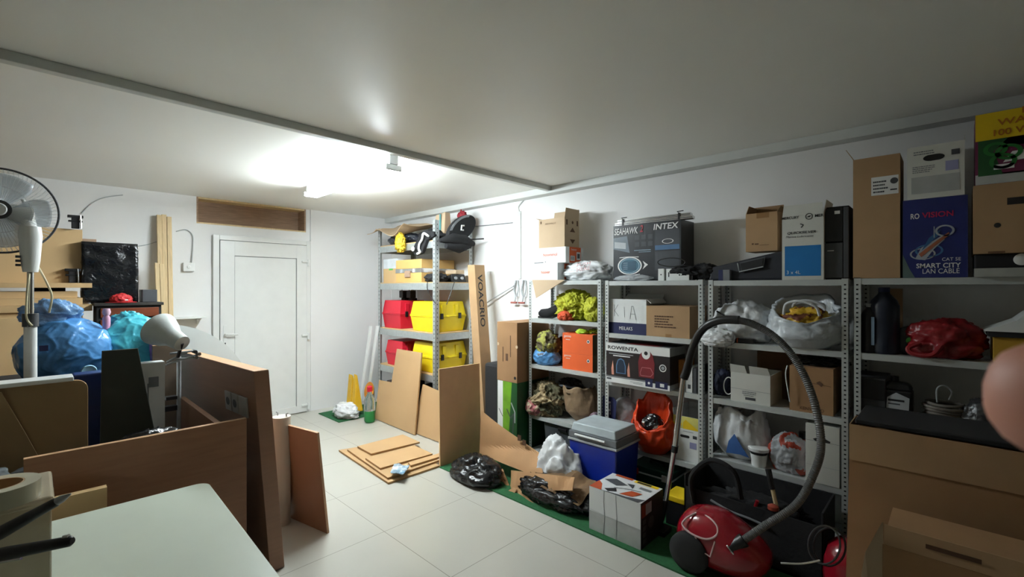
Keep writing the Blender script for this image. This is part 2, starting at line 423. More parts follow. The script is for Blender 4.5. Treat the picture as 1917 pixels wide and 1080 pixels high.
h = MB(); h.box((X+.05, 1.605, .98), (X+.056, 1.64, 1.24), pvc); h.tube([(X+.05, 1.622, 1.13), (X+.095, 1.622, 1.13), (X+.10, 1.64, 1.13), (X+.10, 1.75, 1.125)], .011, pvc)
h.box((X+.056, 1.615, 1.01), (X+.059, 1.63, 1.03), greyd); h.build('door_handle', lf, bevel=.002)
for z in (2.05, 1.05, .10):
    h = MB(); h.box((X+.05, 2.53, z-.012), (X+.075, 2.62, z+.012), pvc); h.tube([(X+.07, 2.615, z-.06), (X+.07, 2.615, z+.03)], .014, whitep)
    h.build('hinge', dr, bevel=.002)
# linear marks and cables on the walls
c = MB(); p = [U(972, 378, y=YR-.01), U(972, 385, y=YR-.01)]
c.box((U(969, 400, y=YR).x, YR-.014, 1.80), (U(976, 400, y=YR).x, YR, 2.58), trunk_m)
c.tube(spline([(U(973, 400, y=YR).x, YR-.008, 2.57), (U(972, 388, y=YR).x, YR-.012, 2.64), (U(981, 378, y=YR).x, YR-.01, 2.70)]), .006, trunk_m)
solo(c, 'cable_duct', 'white vertical cable duct on the wall left of the stacked cartons', 'cable duct')
c = MB(); c.tube([(U(890, 424, y=YR).x, YR-.01, U(890, 424, y=YR).z), (U(961, 417, y=YR).x, YR-.01, U(961, 417, y=YR).z)], .005, greym)
solo(c, 'wall_cable', 'thin grey cable clipped across the wall right of the tall corner rack', 'cable')
c = MB(); a = [U(*p, x=XB+.008) for p in ((152, 400), (170, 382), (195, 370), (230, 365))]
c.tube(spline(a), .0045, greyl)
c2 = MB(); a = [U(*p, x=XB+.008) for p in ((250, 462), (275, 458), (300, 450))]
c2.tube(spline(a), .0045, greyl)
solo(c2, 'wall_wire', 'short thin grey wire on the wall right of the black wrapped parcel', 'wire')
solo(c, 'wall_wire', 'thin grey wire arcing over the left wall above the black wrapped parcel', 'wire')
jb = thing('junction_box', 'small white junction box on the wall left of the white door', 'junction box', U(352, 500, x=XB))
q = MB(); q.box((0, -.055, -.05), (.05, .055, .05), whitep); q.build('housing', jb, bevel=.006)
q = MB(); q.lathe([(.02, .05), (.02, .056), (.012, .058)], whitep, M=Matrix.Rotation(PI/2, 4, 'Y')); q.build('knob', jb)
wc = MB(); o = jb.location; wc.tube(spline([Vector(o)+Vector((.02, .03, .05)), U(361, 460, x=XB+.012), U(360, 440, x=XB+.012), U(348, 430, x=XB+.012), U(330, 433, x=XB+.012)]), .006, greyl)
solo(wc, 'junction_cable', 'grey cable looping up from the white junction box beside the door', 'cable')
s_ = thing('wall_bracket', 'small white wall shelf behind the round tabletop', 'shelf', (XB, U(352, 600, x=XB+.1).y, U(352, 596, x=XB+.1).z))
q = MB(); q.box((0, -.16, 0), (.2, .16, .018), whitep); q.build('shelf_board', s_, bevel=.003)
q = MB(); q.box((0, .10, -.07), (.02, .12, 0), whitep); q.box((0, .10, -.015), (.15, .12, 0), whitep); q.build('bracket', s_)
# ceiling lamp
lt = thing('tube_light', 'lit twin fluorescent tube light fixed to the ceiling near the door', 'ceiling light', (-4.08, 2.03, ZC-.001))
q = MB(); q.box((-.80, -.04, -.075), (.80, .04, 0), greyl); q.build('housing', lt, bevel=.006)
for sx in (-1, 1):
    q = MB(); q.box((sx*.80-.012, -.07, -.122), (sx*.80+.012, .07, -.075), whitep); q.box((sx*.80-.012, -.04, -.075), (sx*.80+.012, .04, 0), whitep); q.build('lamp_holder', lt, bevel=.006)
E_ = bpy.data.materials.new('lit_tube'); E_.use_nodes = True; n_ = E_.node_tree; n_.nodes.clear()
em = n_.nodes.new('ShaderNodeEmission'); em.inputs[0].default_value = (.87, .965, 1, 1); em.inputs[1].default_value = TUBE_POWER
ou = n_.nodes.new('ShaderNodeOutputMaterial'); n_.links.new(em.outputs[0], ou.inputs[0])
for sy in (-1, 1):
    q = MB(); q.tube([(-.785, sy*.05, -.103), (.785, sy*.05, -.103)], .019, E_, n=14); q.build('tube', lt, smooth='auto')
# green turf mats
solo(MB().box((-3.50, 2.66, .0), (2.0, 3.90, .010), turf), 'turf_mat', 'long green artificial turf mat under the shelving along the wall', 'mat')
solo(MB().box((-6.17, 2.67, .0), (-5.58, 3.86, .010), turf), 'turf_mat', 'small green artificial turf mat in the corner beside the door', 'mat')

# ================================================================== SHELVING
DU = 3.50; DB = 3.885; UW = .857
ulev = {'a': [1.765, 1.385, .925, .415, .06], 'b': [1.755, 1.30, .885, .345, .06], 'c': [1.75, 1.30, .88, .44, .06], 'd': [1.755, 1.30, .88, .44, .06]}
ux = {'a': -.892*3.5, 'b': -.6354*3.5, 'c': -.380*3.5, 'd': -.128*3.5}
ul = {'a': 'leftmost white slotted metal shelving unit with clothes and orange shoe boxes', 'b': 'white slotted metal shelving unit holding the cardboard box with handwriting',
      'c': 'white slotted metal shelving unit behind the curved vacuum hose', 'd': 'rightmost white slotted metal shelving unit behind the large brown carton'}
def post(L_, xf, h, fx, fy):
    # angle post: one flange along x, the other along y, with real slots drawn as dark punched marks
    q = MB(); t = .002; wd = .036
    q.box((min(0, fx*wd), min(0, fy*t), 0), (max(0, fx*wd), max(0, fy*t), h), steelw)
    q.box((min(0, fx*t), min(0, fy*wd), 0), (max(0, fx*t), max(0, fy*wd), h), steelw)
    z = .02
    while z < h-.02:
        x = fx*wd*.5; y = fy*wd*.55
        for e in (-.0008 if fy > 0 else .0008,):
            for yy in (e, fy*t-e): q.add([(x-.0055, yy, z), (x+.0055, yy, z), (x+.0055, yy, z+.009), (x-.0055, yy, z+.009)], [(0,1,2,3)], galv_d)
        e = -.0008*fx
        for xx in (e, fx*t-e): q.add([(xx, y-.0055, z), (xx, y+.0055, z), (xx, y+.0055, z+.009), (xx, y-.0055, z+.009)], [(0,1,2,3)], galv_d)
        z += .0285
    return q
for k in 'abcd':
    u_ = thing('shelving_unit', ul[k], 'shelving unit', (ux[k], DU, .0102), group='white shelving units along the wall')
    dp = DB-DU; top = ulev[k][0]-.0102
    for (x, y, fx, fy) in ((0, 0, 1, 1), (UW, 0, -1, 1), (0, dp, 1, -1), (UW, dp, -1, -1)):
        post(0, 0, top+.005, fx, fy).build('post', u_, loc=(x, y, .0))
    for z in ulev[k]:
        z -= .0102
        q = MB(); q.box((.003, .003, z-.004), (UW-.003, dp-.003, z), steelw)
        q.box((.003, .003, z-.038), (UW-.003, .006, z-.004), steelw); q.box((.003, dp-.006, z-.038), (UW-.003, dp-.003, z-.004), steelw)
        q.box((.003, .003, z-.038), (.006, dp-.003, z-.004), steelw); q.box((UW-.006, .003, z-.038), (UW-.003, dp-.003, z-.004), steelw)
        q.box((.006, .006, z-.038), (UW-.006, .018, z-.036), steelw)
        q.build('shelf', u_)
# tall corner rack
RX0, RX1, RY0, RY1 = -5.72, -4.42, 3.30, 3.88
rk = thing('corner_rack', 'tall galvanised steel rack in the corner with red and yellow cases', 'shelving rack', (RX0, RY0, .0102))
rw, rd = RX1-RX0, RY1-RY0
for (x, y, fx, fy) in ((0, 0, 1, 1), (rw, 0, -1, 1), (0, rd, 1, -1), (rw, rd, -1, -1)):
    q = MB(); h_ = 2.49; wd = .055; t = .003
    q.box((min(0, fx*wd), min(0, fy*t), 0), (max(0, fx*wd), max(0, fy*t), h_), galv); q.box((min(0, fx*t), min(0, fy*wd), 0), (max(0, fx*t), max(0, fy*wd), h_), galv)
    z = .03
    while z < h_-.02:
        e = -.0008*fy; yy = e
        q.add([(fx*wd*.5-.005, yy, z), (fx*wd*.5+.005, yy, z), (fx*wd*.5+.005, yy, z+.016), (fx*wd*.5-.005, yy, z+.016)], [(0,1,2,3)], galv_d)
        xx = -.0008*fx
        q.add([(xx, fy*wd*.5-.005, z), (xx, fy*wd*.5+.005, z), (xx, fy*wd*.5+.005, z+.016), (xx, fy*wd*.5-.005, z+.016)], [(0,1,2,3)], galv_d)
        z += .05
    q.build('post', rk, loc=(x, y, 0))
RZ = [2.265, 1.765, 1.155, .66, .17]
for z in RZ:
    z -= .0102
    q = MB(); q.box((.006, .006, z-.012), (rw-.006, rd-.006, z), mdf)
    for a, b in (((.005, .004, z-.095), (rw-.005, .010, z-.012)), ((.005, rd-.010, z-.095), (rw-.005, rd-.004, z-.012)), ((.004, .010, z-.095), (.010, rd-.010, z-.012)), ((rw-.010, .010, z-.095), (rw-.004, rd-.010, z-.012))): q.box(a, b, galv)
    q.box((.010, .010, z-.095), (rw-.010, .03, z-.09), galv)
    q.build('shelf', rk, bevel=.002)

# ================================================================== THINGS ON THE WHITE UNITS
rn = random.Random(11)
LV = {k: [z+.0006 for z in v] for k, v in ulev.items()}
def carton(name, label, cat, pl, w, d, h, rz=0, deco=None, group=None, part='carton_body', bev=.0, **k):
    t = thing(name, label, cat, pl, rz, group)
    mb = carton_bm(w, d, h, **k)
    if deco: deco(mb, w, d, h)
    mb.build(part, t, bevel=bev); return t
# ---- unit a, top
p, w, d, h = onshelf(995.5, 1044, LV['a'][0], 493, 3.53, pxs=1066)
def dc(mb, w, d, h):
    f = Fr(w, d, h, 'front'); f.text(mb, 'hoover', .38, .42, .17, orange_c, width=.34); 
    f = Fr(w, d, h, 'side'); f.rect(mb, .55, .1, .95, .98, orange_c)
whb = carton('stove_box', 'low white carton at the bottom of the stack on the leftmost unit', 'box', p, w, d, h, deco=dc, m=whitep, bev=.002)
p2, w2, d2, h2 = onshelf(995.5, 1059, p.z+h+.0008, 463.5, 3.54, pxs=1092)
def dc(mb, w, d, h):
    f = Fr(w, d, h, 'front'); f.text(mb, 'hoominol', .36, .45, .2, orange_c, width=.4); f.line(mb, [(.08, .04), (.36, .06)], .008, greyd); f.disc(mb, .42, .09, .006, greyd)
    f = Fr(w, d, h, 'side'); f.rect(mb, .2, 0, .85, 1, orange_c); f.rect(mb, .6, .2, .82, .7, inkw, 1); f.rect(mb, .25, .12, .5, .45, inkw, 1)
    f.text(mb, 'hoover', .3, .78, .14, inkw, width=.3, k=2)
    for i in range(4): f.rect(mb, .28+.05*i, .18, .30+.05*i, .4, ink, 2)
    f.rect(mb, .64, .3, .78, .6, greyd, 2)
carton('stove_box', 'wide white carton with an orange end under the brown open box', 'box', p2, w2, d2, h2, deco=dc, m=whitep, bev=.002)
p3, w3, d3, h3 = onshelf(1009, 1057, p2.z+h2+.0008, 409, 3.56, pxs=1084)
def dc(mb, w, d, h):
    f = Fr(w, d, h, 'front'); f.text(mb, 'ARDOVALLO', .25, .8, .06, ink_br, width=.42); f.rect(mb, .06, .85, .11, .94, ink_br)
    f = Fr(w, d, h, 'side'); f.poly(mb, [(.35, .52), (.72, .52), (.54, .68)], ink_br); f.poly(mb, [(.35, .27), (.72, .27), (.54, .12)], ink_br)
    f.disc(mb, .54, .85, .015, ink_br); f.rect(mb, .1, .75, .2, .93, ink_br); f.rect(mb, .82, .75, .92, .93, ink_br)
carton('open_carton', 'pale brown carton with raised flaps and arrow prints topping the leftmost stack', 'box', p3, w3, d3, h3, deco=dc, m=kraft, open_=True,
       flaps=(('r', .12, .09), ('b', .1, .1), ('l', 1.2, .05)))
c = openbag(.17, .15, 3, bagw, mouth=.55, sx=1.35, sy=.8, ruf=.22, rim=.3)
cb = thing('carrier_bag', 'crumpled white plastic bag with dark red lettering lying between the two left units', 'bag', U(1099, 527, y=3.68)); cb.location.z = LV['a'][0]+.001
c = lump(.26, .13, .10, 4, bagw, crumple=.22, freq=2.0, flat=.8)
c.text('PUSH', (-.02, -.138, .125), (1, 0, .12), (0, .3, .95), .032, bagred, width=.15); c.text('HERE', (-.02, -.142, .08), (1, 0, .12), (0, .15, .98), .034, bagred, width=.15)
c.build('bag_film', cb, smooth=True)
# cardboard wedge hanging over the front
a = U(997, 524, y=3.49); b = U(1058, 524, y=3.49); e = U(1004, 558, y=3.47)
solo(MB().prism([a, b, e], (0, -.006, 0), kraft), 'cardboard_flap', 'triangular piece of cardboard hanging from the top shelf of the leftmost unit', 'cardboard')
# ---- unit a, second shelf
o = thing('rubber_boot', 'dark grey boot lying on its side beside the yellow jackets', 'boot', U(1030, 600, y=3.62)); o.location.z = LV['a'][1]
c = MB(); 
bt = [Vector((-.13, -.02, .045)), Vector((-.10, -.01, .05)), Vector((-.02, 0, .055)), Vector((.05, .02, .08)), Vector((.12, .05, .13)), Vector((.19, .08, .19)), Vector((.24, .1, .23))]
c.tube(bt, [.02, .043, .048, .052, .052, .056, .058], blackcloth, n=16); c.build('boot_upper', o, smooth='auto')
c = MB(); c.tube([Vector((-.14, -.02, .012)), Vector((-.08, -.01, .012)), Vector((.03, 0, .014)), Vector((.07, .02, .03))], [.010, .011, .011, .01], blackp, n=10); c.build('sole', o, smooth=True)
for i, (px, yy, s, lab, nm, mt) in enumerate(((1075, 3.66, (.20, .13, .15), 'heap of a yellow green high visibility jacket on the second shelf of the leftmost unit', 'hi_vis_jacket', hivis),)):
    c = lump(*s, 21+i, mt, crumple=.26, freq=1.9, flat=.8, sub=6, folds=.28); q = solo(c, nm, lab, 'jacket', smooth=True); q.location = (U(px, 500, y=yy).x, yy, LV['a'][1])
c = lump(.09, .07, .11, 27, hivis, crumple=.26, freq=1.8, flat=.9, folds=.28); q = solo(c, 'hi_vis_trousers', 'yellow high visibility trousers bundled at the shelf end above the orange boxes', 'trousers', smooth=True)
q.location = (U(1109, 500, y=3.56).x, 3.575, LV['a'][1])
c = lump(.08, .05, .05, 28, mat('orange_cloth', (214, 84, 44), .8, bump=.3), crumple=.25, flat=.7); q = solo(c, 'orange_cloth_bundle', 'small orange cloth bundle in front of the yellow jackets', 'cloth', smooth=True)
q.location = (U(1057, 500, y=3.525).x, 3.535, LV['a'][1])
# ---- unit a, third shelf
p, w, d, h = onshelf(1053, 1109.5, LV['a'][2], 663, 3.52, pxs=1130)
def dc(mb, w, d, h):
    f = Fr(w, d, h, 'front'); f.text(mb, 'gamma', .06, .76, .12, inkw, width=.24); f.rect(mb, .12, .66, .26, .69, inkw)
    f.disc(mb, .86, .66, .016, inkw); f.disc(mb, .86, .66, .009, ink, 1)
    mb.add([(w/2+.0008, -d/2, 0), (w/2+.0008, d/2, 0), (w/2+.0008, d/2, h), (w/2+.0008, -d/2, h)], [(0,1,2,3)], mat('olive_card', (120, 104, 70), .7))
carton('shoe_box', 'lower of the two stacked orange shoe boxes', 'box', p, w, d, h, deco=dc, m=orange_c, bev=.002)
hb = h
p, w, d, h = onshelf(1053, 1109.5, LV['a'][2]+hb+.0008, 625, 3.52, pxs=1130)
carton('shoe_box', 'upper orange shoe box with green gloves on top', 'box', p, w, d, h, deco=dc, m=orange_c, bev=.002)
for i, (px, yy, mt, lab) in enumerate(((1090, 3.56, hivis2, 'lime green work glove on the left of the upper orange shoe box'), (1112, 3.62, hivis2, 'lime green and black work glove at the right on the orange shoe box'))):
    c = lump(.055, .045, .028, 31+i, mt, crumple=.3, freq=2, sub=4, flat=.6, m2=blackcloth if i else None); q = solo(c, 'work_glove', lab, 'glove', smooth=True)
    q.location = (U(px, 500, y=yy).x, yy, p.z+h+.001)
q = thing('blue_sack', 'blue plastic sack stuffed with a camouflage jacket beside the orange boxes', 'bag', (U(1019, 600, y=3.56).x, 3.60, LV['a'][2]+.001))
lump(.15, .12, .10, 33, mat('light_blue_film', (96, 158, 216), .3, bump=.5, kind='crinkle'), crumple=.12, freq=1.5, flat=.75, m2=greycl, thr=.22).build('sack_film', q, smooth=True)
c = lump(.125, .10, .12, 35, camo, crumple=.26, freq=1.7, flat=.6, folds=.28, m2=mat('olive_yellow_cloth', (172, 172, 84), .8, bump=.3), thr=.2); c.build('jacket', q, smooth=True, loc=(.02, .0, .13))
c = lump(.05, .12, .14, 36, blackcloth, crumple=.2, flat=.9); o = solo(c, 'dark_garment', 'black folded garment between the blue sack and the orange shoe boxes', 'garment', smooth=True)
o.location = (U(1050, 500, y=3.74).x, 3.75, LV['a'][2])
# ---- unit a, fourth shelf
q = openbag(.21, .33, 8, paperbr, mouth=.9, sx=.85, sy=.62, ruf=.1, dep=.5, lean=(-.05, -.02), rim=.22)
o = solo(q, 'paper_bag', 'crumpled open brown paper bag on the fourth shelf of the leftmost unit', 'bag', smooth=True); o.location = (U(1088, 500, y=3.68).x, 3.685, LV['a'][3])
c = lump(.21, .15, .17, 40, camo, crumple=.26, freq=1.6, flat=.8, folds=.28, sub=6, m2=mat('tan_cloth', (168, 148, 112), .85, bump=.3), thr=.12)
o = solo(c, 'camouflage_trousers', 'heap of camouflage clothing spilling left of the brown paper bag', 'trousers', smooth=True); o.location = (U(1022, 500, y=3.62).x, 3.63, LV['a'][3])
c = lump(.10, .07, .09, 41, pinkc, crumple=.2, flat=.8, m2=mat('cream_cloth', (210, 190, 160), .85), thr=.1)
o = solo(c, 'pink_cloth', 'pink and cream cloth at the left end of the camouflage heap', 'cloth', smooth=True); o.location = (U(998, 500, y=3.50).x, 3.52, LV['a'][3])
c = lump(.13, .07, .06, 42, blackcloth, crumple=.3, flat=.9, m2=greycl, thr=.2)
o = solo(c, 'dark_cloth', 'dark cloth with grey edging on top of the paper bag', 'cloth', smooth=True); o.location = (U(1068, 500, y=3.70).x, 3.70, LV['a'][3]+.27)
c = lump(.055, .06, .07, 43, mat('patterned_cloth', (150, 120, 130), .8, scale=22, rgb2=(60, 60, 80)), crumple=.2, flat=.9)
o = solo(c, 'patterned_bundle', 'small patterned cloth bundle right of the brown paper bag', 'cloth', smooth=True); o.location = (U(1113, 500, y=3.57).x, 3.58, LV['a'][3])
# ---- unit a, bottom
p, w, d, h = onshelf(1018, 1092, LV['a'][4], 791, 3.53, depth=.3)
q = thing('storage_crate', 'dark grey plastic crate on the bottom shelf behind the white bag', 'crate', p)
c = MB(); c.hexa([(-w/2+.02,-d/2+.02,0),(w/2-.02,-d/2+.02,0),(w/2-.02,d/2-.02,0),(-w/2+.02,d/2-.02,0)], [(-w/2,-d/2,h-.03),(w/2,-d/2,h-.03),(w/2,d/2,h-.03),(-w/2,d/2,h-.03)], greyd); c.build('crate_body', q, bevel=.006)
c = MB(); c.box((-w/2-.008,-d/2-.008,h-.03), (w/2+.008,d/2+.008,h), greyd); c.box((-.05,-d/2-.014,h-.09), (.05,-d/2+.005,h-.06), blackp); c.build('crate_rim', q, bevel=.004)
# ---- unit b, top
p, w, d, h = onshelf(1148.5, 1275, LV['b'][0], 417, 3.62, pxs=1299)
def dc(mb, w, d, h):
    f = Fr(w, d, h, 'front')
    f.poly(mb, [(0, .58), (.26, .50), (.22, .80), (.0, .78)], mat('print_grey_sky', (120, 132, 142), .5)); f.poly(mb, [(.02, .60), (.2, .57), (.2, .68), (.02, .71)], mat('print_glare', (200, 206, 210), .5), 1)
    dk = mat('print_slate', (58, 62, 68), .5); tq = mat('print_teal', (60, 110, 132), .5); pt = mat('print_pale_blue', (160, 190, 208), .5)
    f.rect(mb, .64, .52, .98, .86, dk); f.rect(mb, .64, .52, .98, .60, mat('print_sea', (70, 110, 150), .5), 1); f.rect(mb, .64, .18, .98, .50, dk)
    f.ring(mb, .82, .66, .05, .042, inkw, 2, ky=.4)
    # inflatable boat seen from above
    f.disc(mb, .26, .27, .105, tq, 1, ry=.075, n=28); f.ring(mb, .26, .27, .118, .105, inkw, 2, ky=.66); f.ring(mb, .26, .27, .095, .088, pt, 2, ky=.66)
    f.rect(mb, .14, .19, .36, .35, mat('print_deep_teal', (38, 84, 108), .5), 2)
    for i in range(4): f.rect(mb, .16, .21+.035*i, .23, .218+.035*i, pt, 3)
    f.poly(mb, [(.46, .20), (.54, .28), (.46, .35), (.49, .28)], inkw, 3)
    f.line(mb, [(.12, .09), (.3, .10), (.42, .12)], .006, inkw, 2); f.line(mb, [(.1, .42), (.24, .43), (.4, .42)], .006, inkw, 2)
    for i in range(3):
        for j in range(2): f.rect(mb, .34+.1*i, .60+.12*j, .41+.1*i, .68+.12*j, mat('print_dim', (66, 70, 74), .5), 1)
    f.rect(mb, .33, .53, .58, .54, pt, 1); f.rect(mb, .4, .50, .58, .507, pt, 1)
    f.text(mb, 'SEAHAWK', .015, .83, .12, inkw, width=.37, k=3, bold=True, shear=.12); f.text(mb, '2', .42, .85, .12, mat('print_crimson', (190, 40, 60), .5), width=.045, k=3, bold=True, shear=.12)
    f.text(mb, 'INTEX', .62, .865, .10, inkw, width=.34, k=3, bold=True, shear=.15)
carton('boat_box', 'large dark box printed with an inflatable boat, SEAHAWK 2', 'box', p, w, d, h, deco=dc, m=mat('print_charcoal', (44, 47, 52), .35), bev=.002)
bz = p.z+h+.001
q = thing('aluminium_profiles', 'bundle of silver aluminium profiles tied up on the inflatable boat box', 'profiles', (p.x+.03, 3.66, bz))
L0 = U(1151, 411, y=3.62).x-p.x-.03; L1 = U(1296, 398, y=3.62).x-p.x-.03
for i, (yy, zz) in enumerate(((-.02, .0), (.02, .0), (-.015, .026), (.025, .026))):
    c = MB(); c.box((L0+.01*i, yy-.017, zz), (L1-.01*i, yy+.017, zz+.022), chrome); c.box((L0+.01*i, yy-.018, zz+.008), (L1-.01*i, yy-.017, zz+.013), greyd); c.build('profile', q, bevel=.002)
for xx in (L0+.08, L1-.11):
    c = MB()
    c.box((xx-.008, -.040, 0), (xx+.008, -.038, .052), blackp); c.box((xx-.008, -.040, .0495), (xx+.008, .045, .052), blackp); c.tube([(xx, -.03, .052), (xx-.02, -.03, .066), (xx+.03, -.02, .07)], .004, blackp); c.build('strap', q)
# small things before it
def smallbox(name, label, cat, px0, px1, z, pyt, y, d, m, deco=None):
    p, w, dd, h = onshelf(px0, px1, z, pyt, y, depth=d); return carton(name, label, cat, p, w, dd, h, m=m, deco=deco, bev=.0015)
smallbox('small_box', 'flat white box at the front edge beside the inflatable boat box', 'box', 1255, 1290, LV['b'][0], 512, 3.52, .06, whitep)
smallbox('power_adapter', 'left of the two small white adapters before the boat box', 'adapter', 1232, 1243, LV['b'][0], 503, 3.56, .035, whitep, lambda mb, w, d, h: Fr(w, d, h, 'front').disc(mb, .5, .5, .006, greyd))
smallbox('power_adapter', 'right of the two small white adapters, with a dark mark', 'adapter', 1247, 1257, LV['b'][0], 503, 3.57, .035, whitep, lambda mb, w, d, h: Fr(w, d, h, 'front').rect(mb, .4, .3, .6, .7, ink))
smallbox('black_pack', 'small black pack right of the flat white box', 'box', 1291, 1297, LV['b'][0], 511, 3.53, .05, blackp)
c = lump(.17, .035, .028, 51, bagc, crumple=.2, flat=.8); o = solo(c, 'film_pouch', 'clear crumpled film lying along the foot of the boat box', 'bag', smooth=True); o.location = (U(1185, 500, y=3.55).x, 3.552, LV['b'][0])
c = lump(.12, .05, .045, 52, blackcloth, crumple=.3, flat=.7); o = solo(c, 'cable_bag', 'black cloth pouch with a looped cable in front of the boat box', 'pouch', smooth=True); o.location = (U(1282, 500, y=3.54).x, 3.562, LV['b'][0]+.036)
c = MB(); pts = [U(1268+26*math.cos(a)-11, 491+8*math.sin(a), y=3.52) for a in [i*2*PI/18 for i in range(19)]]; c.tube(pts, .004, blackp, caps=False)
l_ = c.build('cable_loop'); l_.parent = o; l_.matrix_parent_inverse = Matrix.Translation(o.location).inverted()
c = lump(.105, .07, .07, 53, blackcloth, crumple=.2, flat=.85); o = solo(c, 'black_pouch', 'black soft pouch between the boat box and the black tool bag', 'pouch', smooth=True); o.location = (U(1318, 500, y=3.6).x, 3.61, LV['b'][0])
smallbox('grey_block', 'little grey and blue box in front of the black tool bag', 'box', 1345, 1366, LV['c'][0], 505, 3.52, .05, greym, lambda mb, w, d, h: Fr(w, d, h, 'front').rect(mb, 0, 0, .4, 1, navy))
# ---- unit b, second shelf
def dc(mb, w, d, h):
    f = Fr(w, d, h, 'front'); f.rect(mb, 0, 0, 1, .32, navy); 
    f.text(mb, 'MEILAKS', .32, .11, .1, inkw, width=.34)
    g = greyd
    f.line(mb, [(.19, .84), (.20, .50)], .003, g, 1); f.line(mb, [(.29, .84), (.20, .66), (.30, .50)], .003, g, 1); f.line(mb, [(.45, .78), (.46, .48)], .003, g, 1)
    f.line(mb, [(.6, .44), (.64, .8), (.68, .8), (.75, .42)], .003, g, 1); f.line(mb, [(.61, .58), (.72, .58)], .003, g, 1)
p, w, d, h = onshelf(1137, 1210, LV['b'][1], 560, 3.53, depth=.30)
t = carton('marked_box', 'open white box with handwritten KIA over a navy band', 'box', p, w, d, h, deco=dc, m=whitep, open_=True, min_=greyd, flaps=(('b', .9, .06), ('r', 2.3, .05)))
c = lump(w*.42, d*.42, .04, 55, blackcloth, crumple=.3); c.build('contents', t, smooth=True, loc=(0, 0, h*.75))
def dc(mb, w, d, h):
    f = Fr(w, d, h, 'front'); r = random.Random(3)
    for i, wd in enumerate((.44, .46, .42, .44, .5)):
        f.scrib(mb, .2, .64-.085*i, .2+wd, .68-.085*i, 1, ink_br, r, th=1)
    f.rect(mb, .46, 0, .6, .1, tape_m)
p, w, d, h = onshelf(1210, 1291, LV['b'][1], 573, 3.53, depth=.34)
carton('brown_carton', 'taped brown carton with lines of faded print beside the handwritten white box', 'box', p, w, d, h, deco=dc, tape=True)
# ---- unit b, third shelf: vacuum cleaner box
def dc(mb, w, d, h):
    f = Fr(w, d, h, 'front'); f.rect(mb, 0, .80, 1, 1, inkw); f.rect(mb, 0, 0, 1, .13, inkw); f.rect(mb, 0, .13, .7, .17, greym)
    f.text(mb, 'ROWENTA', .03, .85, .09, ink, width=.5, bold=True)
    f.rect(mb, .05, .73, .45, .75, greyl, 1); f.rect(mb, .12, .68, .4, .705, inkw, 1); 
    rd_ = mat('print_dark_red', (130, 30, 38), .5)
    f.poly(mb, [(.54, .24), (.53, .6), (.56, .8), (.62, .92), (.69, .92), (.75, .8), (.78, .6), (.77, .24)], rd_, 1)
    f.disc(mb, .65, .82, .038, inkw, 2, ry=.045); f.disc(mb, .65, .83, .016, ink, 3)
    f.line(mb, [(.59, .48), (.72, .48), (.76, .36), (.72, .28), (.57, .28), (.56, .34), (.59, .48)], .005, pinkc, 2)
    f.poly(mb, [(.17, .25), (.17, .45), (.20, .6), (.25, .64), (.30, .6), (.33, .45), (.33, .25)], mat('print_blue_grey', (90, 130, 170), .5), 1)
    f.poly(mb, [(.185, .27), (.185, .45), (.21, .58), (.25, .61), (.29, .58), (.315, .45), (.315, .27)], mat('print_navy_dim', (30, 48, 70), .5), 2)
    for x in (.115, .38): f.poly(mb, [(x-.02, .2), (x-.025, .36), (x, .56), (x+.012, .4), (x+.02, .2)], skin, 1)
    f.ring(mb, .9, .52, .030, .022, inkw, 1); f.disc(mb, .9, .52, .014, greyl, 1)
    f.rect(mb, .64, .03, .75, .22, navy, 1); f.rect(mb, .79, .03, .97, .19, navy, 1); f.disc(mb, .695, .12, .01, inkw, 2); f.rect(mb, .86, .07, .92, .15, inkw, 2)
    f.rect(mb, .4, .08, .6, .09, greym, 1); f.rect(mb, .45, .05, .6, .06, greym, 1); f.rect(mb, .01, .07, .09, .11, greyd, 1)
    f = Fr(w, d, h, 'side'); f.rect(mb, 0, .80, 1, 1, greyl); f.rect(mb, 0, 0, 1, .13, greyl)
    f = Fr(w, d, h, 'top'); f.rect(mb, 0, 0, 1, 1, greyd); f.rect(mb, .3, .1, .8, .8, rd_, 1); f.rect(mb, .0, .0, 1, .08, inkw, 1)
p, w, d, h = onshelf(1135, 1254, LV['b'][2], 640, 3.46, depth=.28)
h = .335; 
carton('vacuum_box', 'black and white vacuum cleaner box with large lettering on the middle shelf', 'box', p, w, d, h, deco=dc, m=mat('print_black_gloss', (38, 35, 38), .35), bev=.002)
smallbox('orange_panel_box', 'narrow orange brown box edge beside the vacuum cleaner box', 'box', 1268, 1281, LV['b'][2], 674, 3.62, .2, mat('ochre_card', (186, 120, 48), .7))
smallbox('white_folder_box', 'thin white box standing right of the vacuum cleaner box', 'box', 1284, 1296, LV['b'][2], 688, 3.53, .2, whitep, lambda mb, w, d, h: (Fr(w, d, h, 'front').rect(mb, .3, .15, .75, .32, greyd)))
smallbox('grey_folder', 'dark grey folder standing against the right post beside the thin white box', 'folder', 1297.5, 1304, LV['b'][2], 690, 3.53, .25, greyd)
smallbox('black_folder', 'black folder standing right of the dark grey folder', 'folder', 1305, 1309, LV['b'][2], 686, 3.53, .25, blackm)
